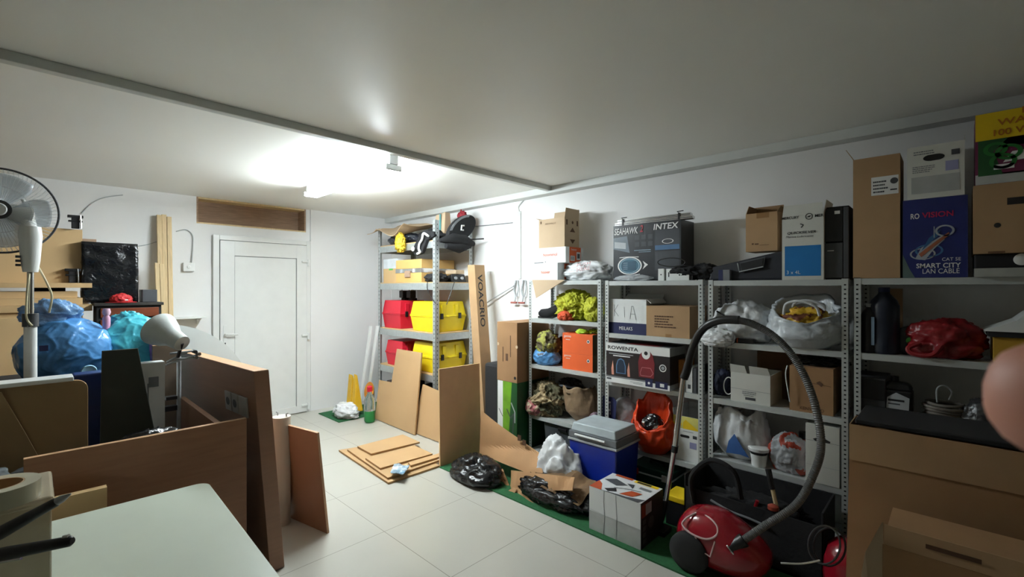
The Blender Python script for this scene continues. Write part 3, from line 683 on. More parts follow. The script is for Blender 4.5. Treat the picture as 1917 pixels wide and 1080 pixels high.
# ---- unit b, fourth shelf
q = thing('film_parcel', 'clear plastic sack with a blue lettered panel behind the cool box', 'bag', (U(1165, 500, y=3.62).x, 3.66, LV['b'][3]+.001))
c = lump(.125, .11, .19, 61, bagc, crumple=.1, freq=1.4, flat=.95); c.build('film', q, smooth=True)
c = MB(); c.prism([(-.15, -.13, .02), (-.02, -.135, .02), (.0, -.135, .36), (-.03, -.13, .39), (-.14, -.13, .39)], (0, -.004, 0), navy); 
c.text('JTELI', (-.045, -.1355, .06), (0, 0, 1), (-1, 0, 0), .06, inkw, width=.29, bold=True); c.build('label_panel', q)
q = thing('orange_bag', 'open bright orange carrier bag on the fourth shelf', 'bag', (U(1217, 500, y=3.52).x, 3.56, LV['b'][3]+.001))
c = openbag(.20, .35, 12, bagor, mouth=.72, sx=.95, sy=.7, ruf=.16, dep=.8, lean=(.02, -.03), rim=.25, tilt=.5); c.build('bag_film', q, smooth=True)
c = lump(.09, .07, .09, 63, blackbag, crumple=.2, m2=chrome, thr=.25); c.build('contents', q, smooth=True, loc=(.02, -.03, .17))
def dc(mb, w, d, h):
    f = Fr(w, d, h, 'front'); f.rect(mb, 0, .72, 1, 1, mat('pale_yellow_print', (226, 218, 120), .6)); f.poly(mb, [(.4, .72), (1, .72), (1, .74), (.5, .93), (.4, .86)], yellow_p, 1)
    f.rect(mb, .02, .78, .36, .84, yellow_p, 1)
    x0, x1, y0, y1 = .28, .66, .52, .58; pts = [(x0+.04, y0), (x1-.04, y0), (x1, (y0+y1)/2), (x1-.04, y1), (x0+.04, y1), (x0, (y0+y1)/2)]; f.poly(mb, pts, ink, 1)
    f.rect(mb, .66, .3, .92, .44, mat('lilac_print', (160, 160, 200), .6), 1); f.rect(mb, .78, .53, .93, .6, greyd, 1); f.rect(mb, .4, .66, .8, .67, greym, 1)
p, w, d, h = onshelf(1260, 1308, LV['b'][3], 780, 3.545, depth=.3)
carton('white_carton', 'white carton with a yellow printed top and hand hole behind the metal tube', 'box', p, w, d, h, deco=dc, m=whitep, open_=True, flaps=(('b', .1, .05), ('l', .15, .05), ('r', .1, .03)))
c = lump(.15, .10, .16, 65, blackbag, crumple=.25); o = solo(c, 'black_sack', 'black sack tucked behind the orange bag', 'bag', smooth=True); o.location = (U(1255, 500, y=3.7).x-.02, 3.76, LV['b'][3])
# under unit b: dark boxes and green tool case
q = thing('tool_case', 'dark green tool case with a handle below the orange bag', 'tool case', (U(1215, 500, y=3.4).x, 3.55, .012+.05))
c = MB(); c.box((-.18, -.13, 0), (.18, .13, .13), darkgreen); c.box((-.185, -.135, .13), (.185, .135, .142), greyl); c.box((-.18, -.13, .142), (.18, .13, .19), darkgreen); c.build('case_body', q, bevel=.008)
c = MB(); c.tube([(-.06, -.0, .19), (-.06, -.0, .215), (.06, 0, .215), (.06, 0, .19)], .011, blackp); c.build('handle', q, smooth='auto')
for sx in (-1, 1): c = MB(); c.box((sx*.12-.02, -.145, .12), (sx*.12+.02, -.132, .17), redc if sx < 0 else greyl); c.build('latch', q, bevel=.003)
q = thing('yellow_tool_box', 'small yellow and black tool box beside the metal vacuum tube', 'tool box', (U(1265, 930, y=3.16).x, 3.24, .0108))
c = MB(); c.box((-.07, -.09, 0), (.07, .09, .17), blackp); c.build('body', q, bevel=.005); c = MB(); c.box((-.075, -.095, .17), (.075, .095, .21), yellow_p); c.build('lid', q, bevel=.006)
# ---- unit c, top
q = thing('tool_bag', 'black zipped tool bag under the small open brown box', 'bag', (U(1397, 500, y=3.6).x, 3.66, LV['c'][0]))
W_ = U(1466, 500, y=3.56).x-U(1326, 500, y=3.56).x
c = MB(); hw = W_/2
c.hexa([(-hw,-.11,0),(hw,-.11,0),(hw,.11,0),(-hw,.11,0)], [(-hw+.01,-.10,.10),(hw,-.09,.205),(hw,.09,.205),(-hw+.01,.10,.10)], mat('black_nylon', (30, 32, 42), .6, var=.05)); c.build('bag_body', q, bevel=.015)
c = MB(); c.prism([(-.02,-.112,.06),(.13,-.112,.09),(.14,-.108,.165),(-.03,-.106,.13)], (0,-.006,0), greyd); c.prism([(-.01,-.119,.07),(.12,-.119,.098),(.13,-.115,.155),(-.02,-.113,.122)], (0,-.003,0), blackm); c.build('pocket', q)
c = MB(); c.tube([(-.04,-.122,.125),(-.028,-.122,.062),(.13,-.124,.094)], .004, greyl); c.build('zip', q)
p, w, d, h = onshelf(1397, 1457, LV['c'][0]+.207, 398, 3.60, depth=.19)
def dc(mb, w, d, h):
    f = Fr(w, d, h, 'front'); f.rect(mb, .35, .86, .75, 1, tape_m); f.rect(mb, .2, .18, .26, .22, ink_br, 1); f.rect(mb, .3, .18, .42, .21, ink_br, 1); f.rect(mb, .45, .155, .75, .165, ink_br, 1)
carton('small_open_box', 'small tilted open brown box perched on the black tool bag', 'box', p, w, d, h, rz=-.05, deco=dc, open_=True, flaps=(('b', -.35, .07), ('r', .5, .04), ('l', -.3, .06)))
p, w, d, h = onshelf(1464, 1542, LV['c'][0], 403, 3.52, depth=.24)
def dc(mb, w, d, h):
    f = Fr(w, d, h, 'front'); f.rect(mb, .07, .06, .94, .53, cyan_c)
    f.text(mb, '3 x 4L', .12, .09, .055, inkw, width=.34, k=2); f.text(mb, 'QUICKSILVER', .12, .71, .045, ink, width=.7, k=1, bold=True, shear=.3); f.text(mb, 'Marine Lubricants', .1, .66, .03, ink, width=.66, k=1, shear=.2)
    f.text(mb, 'MERCURY', -.0, .955, .042, ink, width=.42, bold=True); f.ring(mb, .66, .975, .021, .017, ink, 1); f.poly(mb, [(.60, .965), (.66, .985), (.72, .99), (.67, .962)], ink, 1); f.text(mb, 'MER', .80, .955, .042, ink, width=.2, bold=True)
    f.line(mb, [(.45, .87), (.53, .85), (.47, .81)], .006, ink, 1)
def dc2(mb, w, d, h): dc(mb, w, d, h)
t = carton('oil_carton', 'tall white and blue lubricant carton with QUICKSILVER lettering', 'box', p, w, d, h, deco=dc, m=mat('white_card', (214, 214, 206), .6, var=.01), open_=True, flaps=(('f', -.12, .075), ('b', .1, .05), ('r', .15, .09)))
p, w, d, h = onshelf(1544, 1589, LV['c'][0], 386, 3.56, depth=.32)
q = thing('computer_tower', 'black and grey computer tower beside the white and blue lubricant carton', 'computer', p)
c = MB(); c.box((-w/2,-d/2+.01,0), (w/2,d/2,h), blackm); c.build('case', q, bevel=.004)
c = MB(); c.box((-w/2,-d/2-.006,.01), (w/2-.03,-d/2+.009,h*.5), greyd); c.box((-w/2,-d/2-.006,h*.52), (w/2-.03,-d/2+.009,h-.01), blackp); c.box((w/2-.027,-d/2-.004,.01), (w/2,-d/2+.009,h-.01), greyd); c.build('front_panel', q, bevel=.002)
c = MB(); c.box((-.01,-d/2-.008,h-.05), (w/2-.045,-d/2-.006,h-.03), inkw); c.box((-w/2+.015,-d/2-.008,h*.39), (-w/2+.05,-d/2-.006,h*.40), inkw); c.build('badge', q)
# ---- unit c, second shelf
q = thing('white_bag', 'shiny white plastic sack slumped at the left of the second shelf behind the hose', 'bag', (U(1385, 500, y=3.6).x, 3.66, LV['c'][1]+.001))
c = lump(.20, .14, .17, 71, bagw, crumple=.26, freq=1.6, flat=.7); c.build('bag_film', q, smooth=True)
c = MB(); c.tube(spline([(-.15,-.10,.22),(-.10,-.13,.20),(-.06,-.13,.17),(-.03,-.13,.19)]), .006, ink); c.build('print_stripe', q)
q = thing('loose_wrap', 'white plastic wrap hanging over the shelf edge under the hose grip', 'wrap', (U(1345, 500, y=3.5).x, 3.475, LV['c'][1]-.03))
lump(.11, .05, .07, 74, bagw, crumple=.3, freq=1.8, flat=.8).build('wrap_film', q, smooth=True)
q = thing('drill_case', 'flat black tool with two orange bands lying at the shelf front', 'tool', (U(1375, 500, y=3.52).x, 3.535, LV['c'][1]+.001))
c = MB(); c.box((-.10,-.02,0), (.13,.02,.032), blackp); c.build('body', q, bevel=.006)
for x in (-.03, .02): c = MB(); c.box((x-.003,-.022,-.0), (x+.003,.021,.034), orange_c); c.build('band', q)
q = thing('handled_bag', 'white carrier bag with looped handles full of yellow packages', 'bag', (U(1508, 500, y=3.56).x, 3.56, LV['c'][1]+.001))
c = openbag(.215, .27, 17, bagc if 0 else mat('translucent_bag_film', (196, 202, 208), .3, var=.03, bump=.5, bscale=16, kind='crinkle'), mouth=.85, sx=1.0, sy=.62, ruf=.14, dep=.45, rim=.16, tilt=.42); o = c.build('bag_film', q, smooth=True)
c = lump(.15, .10, .09, 72, mat('yellow_wrapper', (226, 182, 50), .4, bump=.3), crumple=.3, m2=mat('brown_wrapper', (120, 62, 34), .5), thr=.15); c.build('packages', q, smooth=True, loc=(0, .0, .12))
for a, b in ((-.02, -.12), (.0, .10)):
    c = MB(); c.tube(spline([(-.10, b, .22), (-.08, b-.02, .29), (0, b-.03, .31), (.08, b-.02, .28), (.10, b, .22)]), .009, bagw); c.build('handle', q, smooth='auto')
# ---- unit c, third shelf
p, w, d, h = onshelf(1368, 1442, LV['c'][2], 700, 3.52, depth=.3)
def dc(mb, w, d, h):
    f = Fr(w, d, h, 'front'); f.line(mb, [(0, .45), (1, .42)], .002, greym); r = random.Random(5); f.scrib(mb, .3, .30, .7, .42, 2, greym, r); f.rect(mb, .38, .1, .64, .19, greyd); f.scrib(mb, .34, .24, .62, .28, 1, greyd, r)
mb = carton_bm(w, d, h, m=mat('white_card', (214,214,206), .6), open_=True, min_=cardb_in, flaps=()); dc(mb, w, d, h)
t = thing('white_open_box', 'open white box with split front flaps on the third shelf behind the hose', 'box', p); mb.build('carton_body', t)
for x0, x1, tl in ((-w/2, -.02, .02), (.0, w/2, .03)):
    c = MB(); c.prism([(x0,-d/2,h), (x1,-d/2,h), (x1-.01,-d/2-tl,h+.055), (x0,-d/2-tl,h+.06)], (0, .003, 0), MATS['white_card']); c.build('flap', t)
p, w, d, h = onshelf(1392, 1480, LV['c'][2], 655, 3.66, depth=.2)
carton('brown_inner_box', 'dark brown carton standing behind the open white box', 'box', (p.x+.03, 3.855-.0, p.z), w*.9, .055, h, m=cardb_in)
c = lump(.07, .08, .10, 75, mat('navy_cloth', (34, 40, 66), .7), crumple=.2, flat=.9); q = solo(c, 'navy_pouch', 'dark navy soft pouch with a white cord left of the open white box', 'pouch', smooth=True); q.location = (U(1349, 500, y=3.6).x, 3.66, LV['c'][2])
c = MB(); c.tube([U(1364+9*math.cos(a), 722+16*math.sin(a), y=3.55) for a in [i*2*PI/20 for i in range(21)]], .004, whitep, caps=False)
l_ = c.build('cord'); l_.parent = q; l_.matrix_parent_inverse = Matrix.Translation(q.location).inverted()
p, w, d, h = onshelf(1478, 1560, LV['c'][2], 688, 3.52, depth=.3)
def dc(mb, w, d, h):
    f = Fr(w, d, h, 'front'); f.poly(mb, [(.40, .66), (.95, .62), (.95, .635), (.4, .675)], cardb_in); f.poly(mb, [(.45, .3), (.72, .27), (.55, .18)], cardb_in, 1); f.rect(mb, .3, .67, .42, 1, tape_m); f.poly(mb, [(.62, .68), (.7, .72), (.78, .66), (.74, .6)], ink_br, 1)
    f.text(mb, 'KENWOLD', .25, .05, .07, ink_br, width=.55)
carton('worn_carton', 'worn brown carton with torn slots on the third shelf right of the hose', 'box', p, w, d, h, deco=dc, m=cardb_d)
c = MB(); c.tube(spline([U(1474, 684, y=3.5), U(1471, 700, y=3.49), U(1474, 725, y=3.49), U(1479, 752, y=3.5)]), .004, whitep); solo(c, 'loose_cable', 'white cable hanging at the left edge of the worn brown carton', 'cord')
c = lump(.15, .10, .035, 77, blackbag, crumple=.3); o = solo(c, 'black_wrap', 'black plastic wrap lying on the worn brown carton', 'wrap', smooth=True); o.location = (p.x+.02, 3.68, p.z+h+.001)
# ---- unit c, fourth shelf
q = thing('grocery_bag', 'translucent white grocery bag with blue print on the fourth shelf', 'bag', (U(1382, 500, y=3.6).x, 3.66, LV['c'][3]+.001))
c = openbag(.20, .36, 19, bagw, mouth=.75, sx=.95, sy=.62, ruf=.14, dep=.6, rim=.3); c.build('bag_film', q, smooth=True)
c = MB(); c.poly = None
bp_ = mat('blue_logo', (60, 104, 168), .5)
c = MB(); c.prism([(-.06,-.135,.05), (.04,-.14,.06), (.10,-.138,.05), (.05,-.142,.12), (-.0,-.14,.20), (-.04,-.14,.14)], (0,-.003,0), bp_); c.build('logo_panel', q)
q = thing('white_tub', 'small white plastic tub with a wide lid at the shelf front', 'tub', (U(1418, 500, y=3.53).x, 3.56, LV['c'][3]+.0006))
c = MB(); c.lathe([(.045,0), (.055,.085)], whitep); c.build('tub_body', q, smooth='auto'); c = MB(); c.lathe([(.052,.085), (.052,.10)], blackp); c.build('collar', q, smooth='auto')
c = MB(); c.lathe([(.05,.10), (.066,.108), (.068,.128), (.06,.133), (.045,.135)], whitep); c.build('lid', q, smooth='auto')
q = thing('clear_bag', 'clear bag holding a red item and a dark lidded jar beside the white tub', 'bag', (U(1474, 500, y=3.54).x, 3.60, LV['c'][3]+.001))
c = lump(.115, .09, .14, 81, bagc, crumple=.25, freq=1.6, flat=.8, m2=mat('red_brown_card', (164, 58, 36), .5), thr=.24); c.build('bag_film', q, smooth=True)
c = MB(); c.lathe([(.04,0), (.045,.02), (.045,.17), (.03,.2)], mat('red_jar', (150, 50, 40), .4)); c.lathe([(.034,.2), (.034,.24)], blackp); c.build('jar', q, smooth='auto', loc=(.07, .09, .02))
p, w, d, h = onshelf(1508, 1572, LV['c'][3], 797, 3.50, depth=.3)
def dc(mb, w, d, h):
    f = Fr(w, d, h, 'front'); f.line(mb, [(0, .72), (1, .72)], .002, greym); f.poly(mb, [(.22, .75), (.3, .72), (.72, .72), (.74, .75), (.6, .78), (.35, .78)], ink, 1); f.line(mb, [(0, .3), (1, .3)], .0015, greyl)
carton('white_carton', 'plain white carton with an oval hand hole at the right end of the fourth shelf', 'box', p, w, d, h, deco=dc, m=MATS['white_card'], bev=.002)
# ---- under and before unit c: black tool holdall with tools
q = thing('tool_holdall', 'large open black holdall full of tools on the floor behind the vacuum cleaner', 'bag', (-.93, 3.25, .0108))
c = MB(); hw = .40
out = [(-hw,-.17,0),(hw,-.17,0),(hw,.17,0),(-hw,.17,0)]
for (a, b) in (((-hw,-.17),(hw,-.165)), ((-hw,.165),(hw,.17)), ((-hw,-.17),(-hw+.012,.17)), ((hw-.012,-.17),(hw,.17))): c.box((a[0],a[1],.0), (b[0],b[1],.34 if b[1] < 0 else .42), blackcloth)
c.box((-hw,-.17,0), (hw,.17,.02), blackcloth); c.build('bag_body', q, bevel=.004)
c = MB(); c.tube(spline([(-.33,-.18,.25),(-.34,-.19,.42),(-.22,-.18,.56),(-.08,-.17,.52),(-.04,-.16,.36)]), .018, blackcloth); c.build('handle', q, smooth='auto')
c = MB(); c.tube(spline([(-.22,-.178,.30),(-.1,-.182,.27),(.02,-.18,.26),(.12,-.178,.245)]), .008, greym); c.build('strap', q, smooth='auto')
c = MB(); c.lathe([(.0,0),(.03,.01),(.03,.03),(.012,.04)], mat('rust_red', (150, 60, 40), .5)); c.build('buckle', q, loc=(.14,-.15,.34), smooth='auto')
c = lump(.34, .13, .12, 83, blackcloth, crumple=.3); c.build('contents', q, smooth=True, loc=(0, 0, .15))
q = thing('hammer', 'hammer with a black grip and wooden shaft sticking up from the holdall', 'hammer', U(1455, 955, y=3.2))
c = MB(); a = U(1455, 955, y=3.2)*0; t0 = U(1438, 878, y=3.24)-U(1455, 955, y=3.2); t1 = t0*.5
c.tube([a-t0*.35, t1], .013, pine); c.build('shaft', q, smooth='auto'); c = MB(); c.tube([t1, t0], [.016, .019], blackp); c.build('grip', q, smooth='auto')
hd = -t0*.35; c = MB(); c.tube([hd+Vector((-.05,0,0)), hd+Vector((.05,0,0))], .016, chrome); c.build('head', q, smooth='auto')
q = thing('screwdriver', 'red handled screwdriver standing in the black holdall', 'screwdriver', U(1411, 958, y=3.17))
t0 = U(1418, 937, y=3.17)-U(1411, 958, y=3.17); c = MB(); c.tube([(0,0,0), t0], .011, redc, n=10); c.build('handle', q, smooth='auto'); c = MB(); c.tube([(0,0,0), -t0*1.3], .004, chrome); c.build('blade', q)
q = thing('cable_coil', 'thin dark cable coiled upright between the holdall and the large carton', 'cable', (0, 0, 0)); pts = [U(1543+30*math.cos(a), 1020+36*math.sin(a), y=2.92) for a in [i*2*PI/26 for i in range(27)]]
q.location = (U(1543, 500, y=2.92).x, 2.92, .0108); c = MB(); off = Vector(q.location); c.tube([p_-off for p_ in pts], .005, greyd, caps=False); c.build('coil', q); c = MB(); c.tube([p_*1.0-off+Vector((.02,.02,-.01)) for p_ in pts], .005, blackp, caps=False); c.build('coil', q)
c = MB(); c.tube(spline([U(1462, 1054, y=2.85), U(1500, 1055, y=2.85), U(1535, 1049, y=2.88)]), .005, whitep); solo(c, 'loose_cable', 'short white cable lying right of the red vacuum cleaner', 'cable')
c = MB()
prof = [(.11,0), (.135,.03), (.14,.10), (.135,.18), (.115,.25), (.07,.29), (.03,.30)]
c.lathe(prof, redp, n=36); o = solo(c, 'red_canister', 'round topped red plastic canister half hidden behind the big brown carton', 'canister', smooth=True); o.location = (-.405, 3.13, .0108)
# ---- unit d, top
def dc(mb, w, d, h):
    f = Fr(w, d, h, 'front'); f.rect(mb, .4, .68, .97, .83, inkw); r = random.Random(2); f.scrib(mb, .44, .70, .75, .81, 4, greyd, r); f.disc(mb, .88, .785, .018, greyd, 1); f.rect(mb, .8, .71, .94, .72, ink, 1)
p, w, d, h = onshelf(1597, 1685, LV['d'][0], 293, 3.50, depth=.26)
carton('tall_carton', 'tall narrow brown carton with a white shipping label on top of the rightmost unit', 'box', p, w, d, h, deco=dc, open_=True, flaps=(('l', .5, .08), ('b', .0, .03)))
def dc(mb, w, d, h):
    f = Fr(w, d, h, 'front'); f.text(mb, 'RO', .13, .75, .07, inkw, width=.14, bold=True); f.text(mb, 'VISION', .31, .755, .07, mat('print_magenta', (190, 30, 80), .5), width=.48, bold=True)
    f.poly(mb, [(0, 0), (.0, .3), (.12, .1), (.2, 0)], mat('print_grey_teal', (90, 110, 110), .5), 0)
    a = mat('print_silver', (170, 176, 184), .5); b = mat('print_mid_blue', (70, 120, 170), .5); o2 = mat('print_copper', (170, 100, 70), .5)
    f.ring(mb, .32, .3, .055, .047, a, 1, ky=.6); f.ring(mb, .42, .34, .06, .05, b, 1, ky=.6); f.poly(mb, [(.2, .24), (.3, .38), (.62, .52), (.66, .47), (.5, .36), (.36, .22)], a, 2)
    f.poly(mb, [(.3, .34), (.42, .5), (.6, .6), (.56, .52), (.42, .42)], mat('print_cyan_dark', (50, 100, 150), .5), 3); f.poly(mb, [(.26, .3), (.5, .44), (.72, .56), (.74, .53), (.52, .40), (.3, .26)], o2, 4)
    f.ring(mb, .66, .58, .04, .03, a, 4, ky=.8); f.line(mb, [(.5, .5), (.5, .64)], .004, a, 4)
    f.text(mb, 'CAT 5E', .62, .205, .04, inkw, width=.28); f.text(mb, 'SMART CITY', .22, .12, .06, inkw, width=.68, bold=True); f.text(mb, 'LAN CABLE', .32, .05, .06, inkw, width=.56)
p, w, d, h = onshelf(1690, 1812, LV['d'][0], 370, 3.50, depth=.28)
carton('cable_carton', 'dark blue network cable carton marked SMART CITY LAN CABLE', 'box', p, w, d, h, deco=dc, m=mat('print_royal_navy', (34, 44, 112), .45), bev=.003)
pz = p.z+h+.001
def dc(mb, w, d, h):
    f = Fr(w, d, h, 'front'); pts = []
    for i in range(16):
        a = 2*PI*i/16; pts.append((.48+.14*math.cos(a)*1+(.05 if math.cos(a) > 0 else -.05), .76+.06*math.sin(a)))
    f.poly(mb, pts, ink, 1); f.rect(mb, .68, .48, .9, .66, mat('lilac_print', (160,160,200), .6), 1); f.rect(mb, .78, .76, .92, .86, greyd, 1); r = random.Random(8); f.scrib(mb, .12, .84, .5, .93, 2, greym, r); f.scrib(mb, .1, .5, .5, .64, 4, greym, r)
    f.rect(mb, .08, .1, .92, .42, mat('pale_grey_print', (186, 188, 186), .6), 1)
p, w, d, h = onshelf(1698, 1806, pz, 270, 3.50, depth=.2)
carton('handle_carton', 'white carton with an oval hand hole on top of the dark blue cable carton', 'box', p, w, d, h, deco=dc, m=MATS['white_card'], rz=0, open_=True, flaps=(('r', .1, .03),))
p, w, d, h = onshelf(1824, 1960, LV['d'][0], 493, 3.46, depth=.3)
carton('white_board_pack', 'flat pale pack lying at the right end of the top shelf', 'pack', p, w, d, .045, m=mat('grey_white_card', (176, 176, 170), .6))
q = thing('black_case', 'black case with a round white dial squeezed under the brown fruit carton', 'case', (p.x, 3.62, p.z+.0455))
c = MB(); c.box((-w/2+.0,-.12,0), (w/2,.12,.075), blackm); c.build('case_body', q, bevel=.008); dx = U(1913, 480, y=3.5).x-p.x
c = MB(); c.lathe([(.030,0), (.030,.008), (.024,.010)], inkw, M=Matrix.Translation((dx,-.12,.042)) @ Matrix.Rotation(PI/2, 4, 'X')); c.build('dial', q, smooth='auto')
def dc(mb, w, d, h):
    f = Fr(w, d, h, 'front'); f.rect(mb, .36, .68, .64, .78, ink); f.disc(mb, .26, .4, .013, ink); f.rect(mb, .16, .0, .34, .03, cardb_in, 1)
p2, w2, d2, h2 = onshelf(1822, 2010, p.z+.0455+.076, 338, 3.46, depth=.34)
carton('fruit_carton', 'brown carton with hand hole slots under the yellow topped detergent box', 'box', p2, w2, d2, h2, deco=dc, m=cardb)
def dc(mb, w, d, h):
    f = Fr(w, d, h, 'front'); e = Fr(w, d, h, 'front', e=.0016)
    f.rect(mb, 0, 0, 1, .14, mat('pale_grey_print', (186,188,186), .6)); f.rect(mb, .03, .12, 1, .62, mat('print_plum', (112, 34, 74), .5)); f.poly(mb, [(.03, .12), (.03, .62), (.36, .62), (.20, .45), (.30, .12)], green_d, 1)
    f.poly(mb, [(.3, .28), (1, .34), (1, .45), (.4, .42)], inkw, 1); f.rect(mb, .1, .62, 1, .5, mat('print_red_deep', (176, 36, 56), .5), 0)
    for (u, v, r) in ((.22, .48, .045), (.36, .42, .05), (.30, .30, .05)): f.ring(mb, u, v, r, r-.018, green_l if 0 else mat('print_leaf', (40, 120, 50), .5), 3, ky=.8)
    f.rect(mb, .2, .19, .42, .26, inkw, 3); f.rect(mb, .0, .62, 1, 1, yellow_p, 2)
    for st, v, u, wd in (('WASH', .80, .24, .5), ('100 WASHES', .66, .2, .8), ('100', .92, .5, .3)): f.text(mb, st, u, v, .09, mat('print_amber', (196, 120, 20), .5), width=wd, k=4, bold=True)
p3, w3, d3, h3 = onshelf(1826, 2010, p2.z+h2+.001, 200, 3.46, depth=.26)
h3 = min(h3, 2.69-p3.z); carton('detergent_carton', 'yellow, green and plum detergent carton topmost at the right end', 'box', p3, w3, d3, h3, deco=dc, m=MATS['print_plum'] if 'print_plum' in MATS else mat('print_plum', (112,34,74), .5))
# ---- unit d, second shelf
def jug(name, label, px, yy, z, r, h, m, capm, sx=1.0):
    q = thing(name, label, 'bottle', (U(px, 500, y=yy).x, yy, z)); c = MB()
    c.lathe([(r*.9,0), (r,.015), (r,h*.72), (r*.85,h*.8), (r*.4,h*.9), (r*.35,h*.94)], m, M=Matrix.Diagonal((sx, 1, 1, 1))); c.build('bottle_body', q, smooth='auto')
    c = MB(); c.lathe([(r*.38,h*.93), (r*.38,h)], capm); c.build('cap', q, smooth='auto'); return q
dkgl = mat('dark_bottle_plastic', (38, 44, 60), .3)
jug('water_bottle', 'large dark translucent bottle with a blue cap at the left of the rightmost unit', 1655, 3.60, LV['d'][1], .075, .40, dkgl, navy)
t = jug('oil_bottle', 'slim black bottle with pale label strip left of the blue capped bottle', 1627, 3.57, LV['d'][1], .045, .30, blackp, greyl)
c = MB(); c.box((.015,-.047,.05), (.03,-.043,.22), mat('pale_blue_label', (150, 176, 200), .5)); c.build('label_strip', t)
smallbox('brown_backing', 'upright piece of brown cardboard behind the blue capped bottle', 'cardboard', 1655, 1690, LV['d'][1], 540, 3.80, .012, cardb)
q = thing('round_gauge', 'dark round tin with a bright green sticker beside the bottles', 'tin', (U(1705, 500, y=3.62).x, 3.63, LV['d'][1]))
c = MB(); M_ = Matrix.Translation((0,.04,.085)) @ Matrix.Rotation(PI/2, 4, 'X'); c.lathe([(.083,0), (.085,.01), (.085,.07), (.07,.08)], blackp, M=M_, n=32); c.build('tin_body', q, smooth='auto')
c = MB(); c.lathe([(.02,.0802), (.02,.083)], mat('sticker_green', (90, 190, 80), .5), M=M_); c.build('sticker', q)
q = thing('red_bag', 'dark red carrier bag slumped on the rightmost unit', 'bag', (U(1768, 500, y=3.55).x, 3.62, LV['d'][1]+.001))
c = lump(.17, .11, .125, 91, bagred, crumple=.22, freq=1.5, flat=.7); c.build('bag_film', q, smooth=True)
c = MB(); c.tube(spline([(-.10,-.10,.08),(-.15,-.12,.05),(-.13,-.13,.02),(-.05,-.14,.02),(-.01,-.13,.08)]), .014, bagred); c.build('handle', q, smooth='auto')
p, w, d, h = onshelf(1860, 1960, LV['d'][1], 633, 3.50, depth=.3)
carton('yellow_box', 'yellow box at the right end of the second shelf under the white paper', 'box', p, w, d, h, m=mat('mustard_card', (206, 160, 50), .6), bev=.002)
c = sheet([(p.x-w/2-.03, 3.46, p.z+h+.03), (p.x+w/2, 3.46, p.z+h+.05), (p.x+w/2, 3.80, p.z+h+.16), (p.x-w/2+.06, 3.80, p.z+h+.14)], .004, whitep, amp=.012, seed=4)
c = MB()
c.prism([(p.x-w/2-.035, 3.47, p.z+h+.03), (p.x+w/2, 3.47, p.z+h+.03), (p.x+w/2, 3.47, p.z+h+.20), (p.x-w/2+.08, 3.47, p.z+h+.09)], (0, .28, 0), whitep)
c.box((p.x-w/2-.02, 3.48, p.z+h+.001), (p.x+w/2, 3.76, p.z+h+.03), blackm)
solo(c, 'paper_pack', 'slanted white pack lying on a dark board above the yellow box', 'pack')
# ---- unit d, third shelf
q = thing('mini_computer', 'grey computer case at the left of the third shelf of the rightmost unit', 'computer', (U(1632, 500, y=3.62).x, 3.68, LV['d'][2]))
c = MB(); c.box((-.075,-.14,0), (.075,.14,.27), greyd); c.build('case', q, bevel=.004); c = MB(); c.box((-.07,-.145,.14), (.07,-.14,.26), blackp); c.build('front_panel', q)
c = MB(); c.box((-.02,-.146,.02), (.04,-.14,.035), inkw); c.build('sticker', q)
q = thing('motor_oil_can', 'black jerry can with a pale grey label on the rightmost unit', 'can', (U(1678, 500, y=3.56).x, 3.60, LV['d'][2]))
c = MB(); c.box((-.075,-.05,0), (.075,.05,.21), blackp); c.hexa([(-.075,-.05,.21),(.075,-.05,.21),(.075,.05,.21),(-.075,.05,.21)], [(-.03,-.03,.26),(.06,-.03,.25),(.06,.03,.25),(-.03,.03,.26)], blackp); c.build('can_body', q, bevel=.012)
c = MB(); f = Fr(.15, .1, .2, 'front', e=.003); f.poly(c, [(.16, .1), (.86, .1), (.9, .85), (.5, .98), (.22, .82)], greyl); f.rect(c, .25, .72, .75, .78, ink, 1); f.rect(c, .25, .62, .62, .66, greyd, 1); f.disc(c, .62, .35, .028, ink, 1, ry=.02); f.rect(c, .25, .46, .6, .5, greym, 1); c.build('label', q)
c = MB(); c.lathe([(.02,.25), (.02,.285)], blackp); c.build('cap', q, smooth='auto', loc=(-.01, 0, 0))
q = thing('wire_coil', 'stacked coil of pale cable with a twisted end on the rightmost unit', 'cable', (U(1768, 500, y=3.56).x, 3.62, LV['d'][2]))
for i in range(9):
    c = MB(); rr = .085+.008*math.sin(i*2.1); pts = [(rr*math.cos(a), rr*math.sin(a)*.9, .010+.018*i+.003*math.sin(a*2+i)) for a in [k*2*PI/26 for k in range(27)]]; c.tube(pts, .0085, mat('cable_grey', (120, 112, 104), .6), caps=False); c.build('cable_loop', q, smooth='auto')
c = MB(); c.tube(spline([(-.03,-.02,.16),(-.03,-.04,.24),(0,-.03,.26),(.03,-.02,.23),(.02,0,.18)]), .005, greyl); c.build('cable_end', q, smooth='auto')
c = lump(.10, .09, .11, 93, mat('smoky_film', (60, 60, 62), .3, bump=.5), crumple=.15, freq=1.6, flat=.9); o = solo(c, 'dark_film_bag', 'dark translucent bag right of the stacked cable coil', 'bag', smooth=True); o.location = (U(1845, 500, y=3.56).x, 3.61, LV['d'][2])
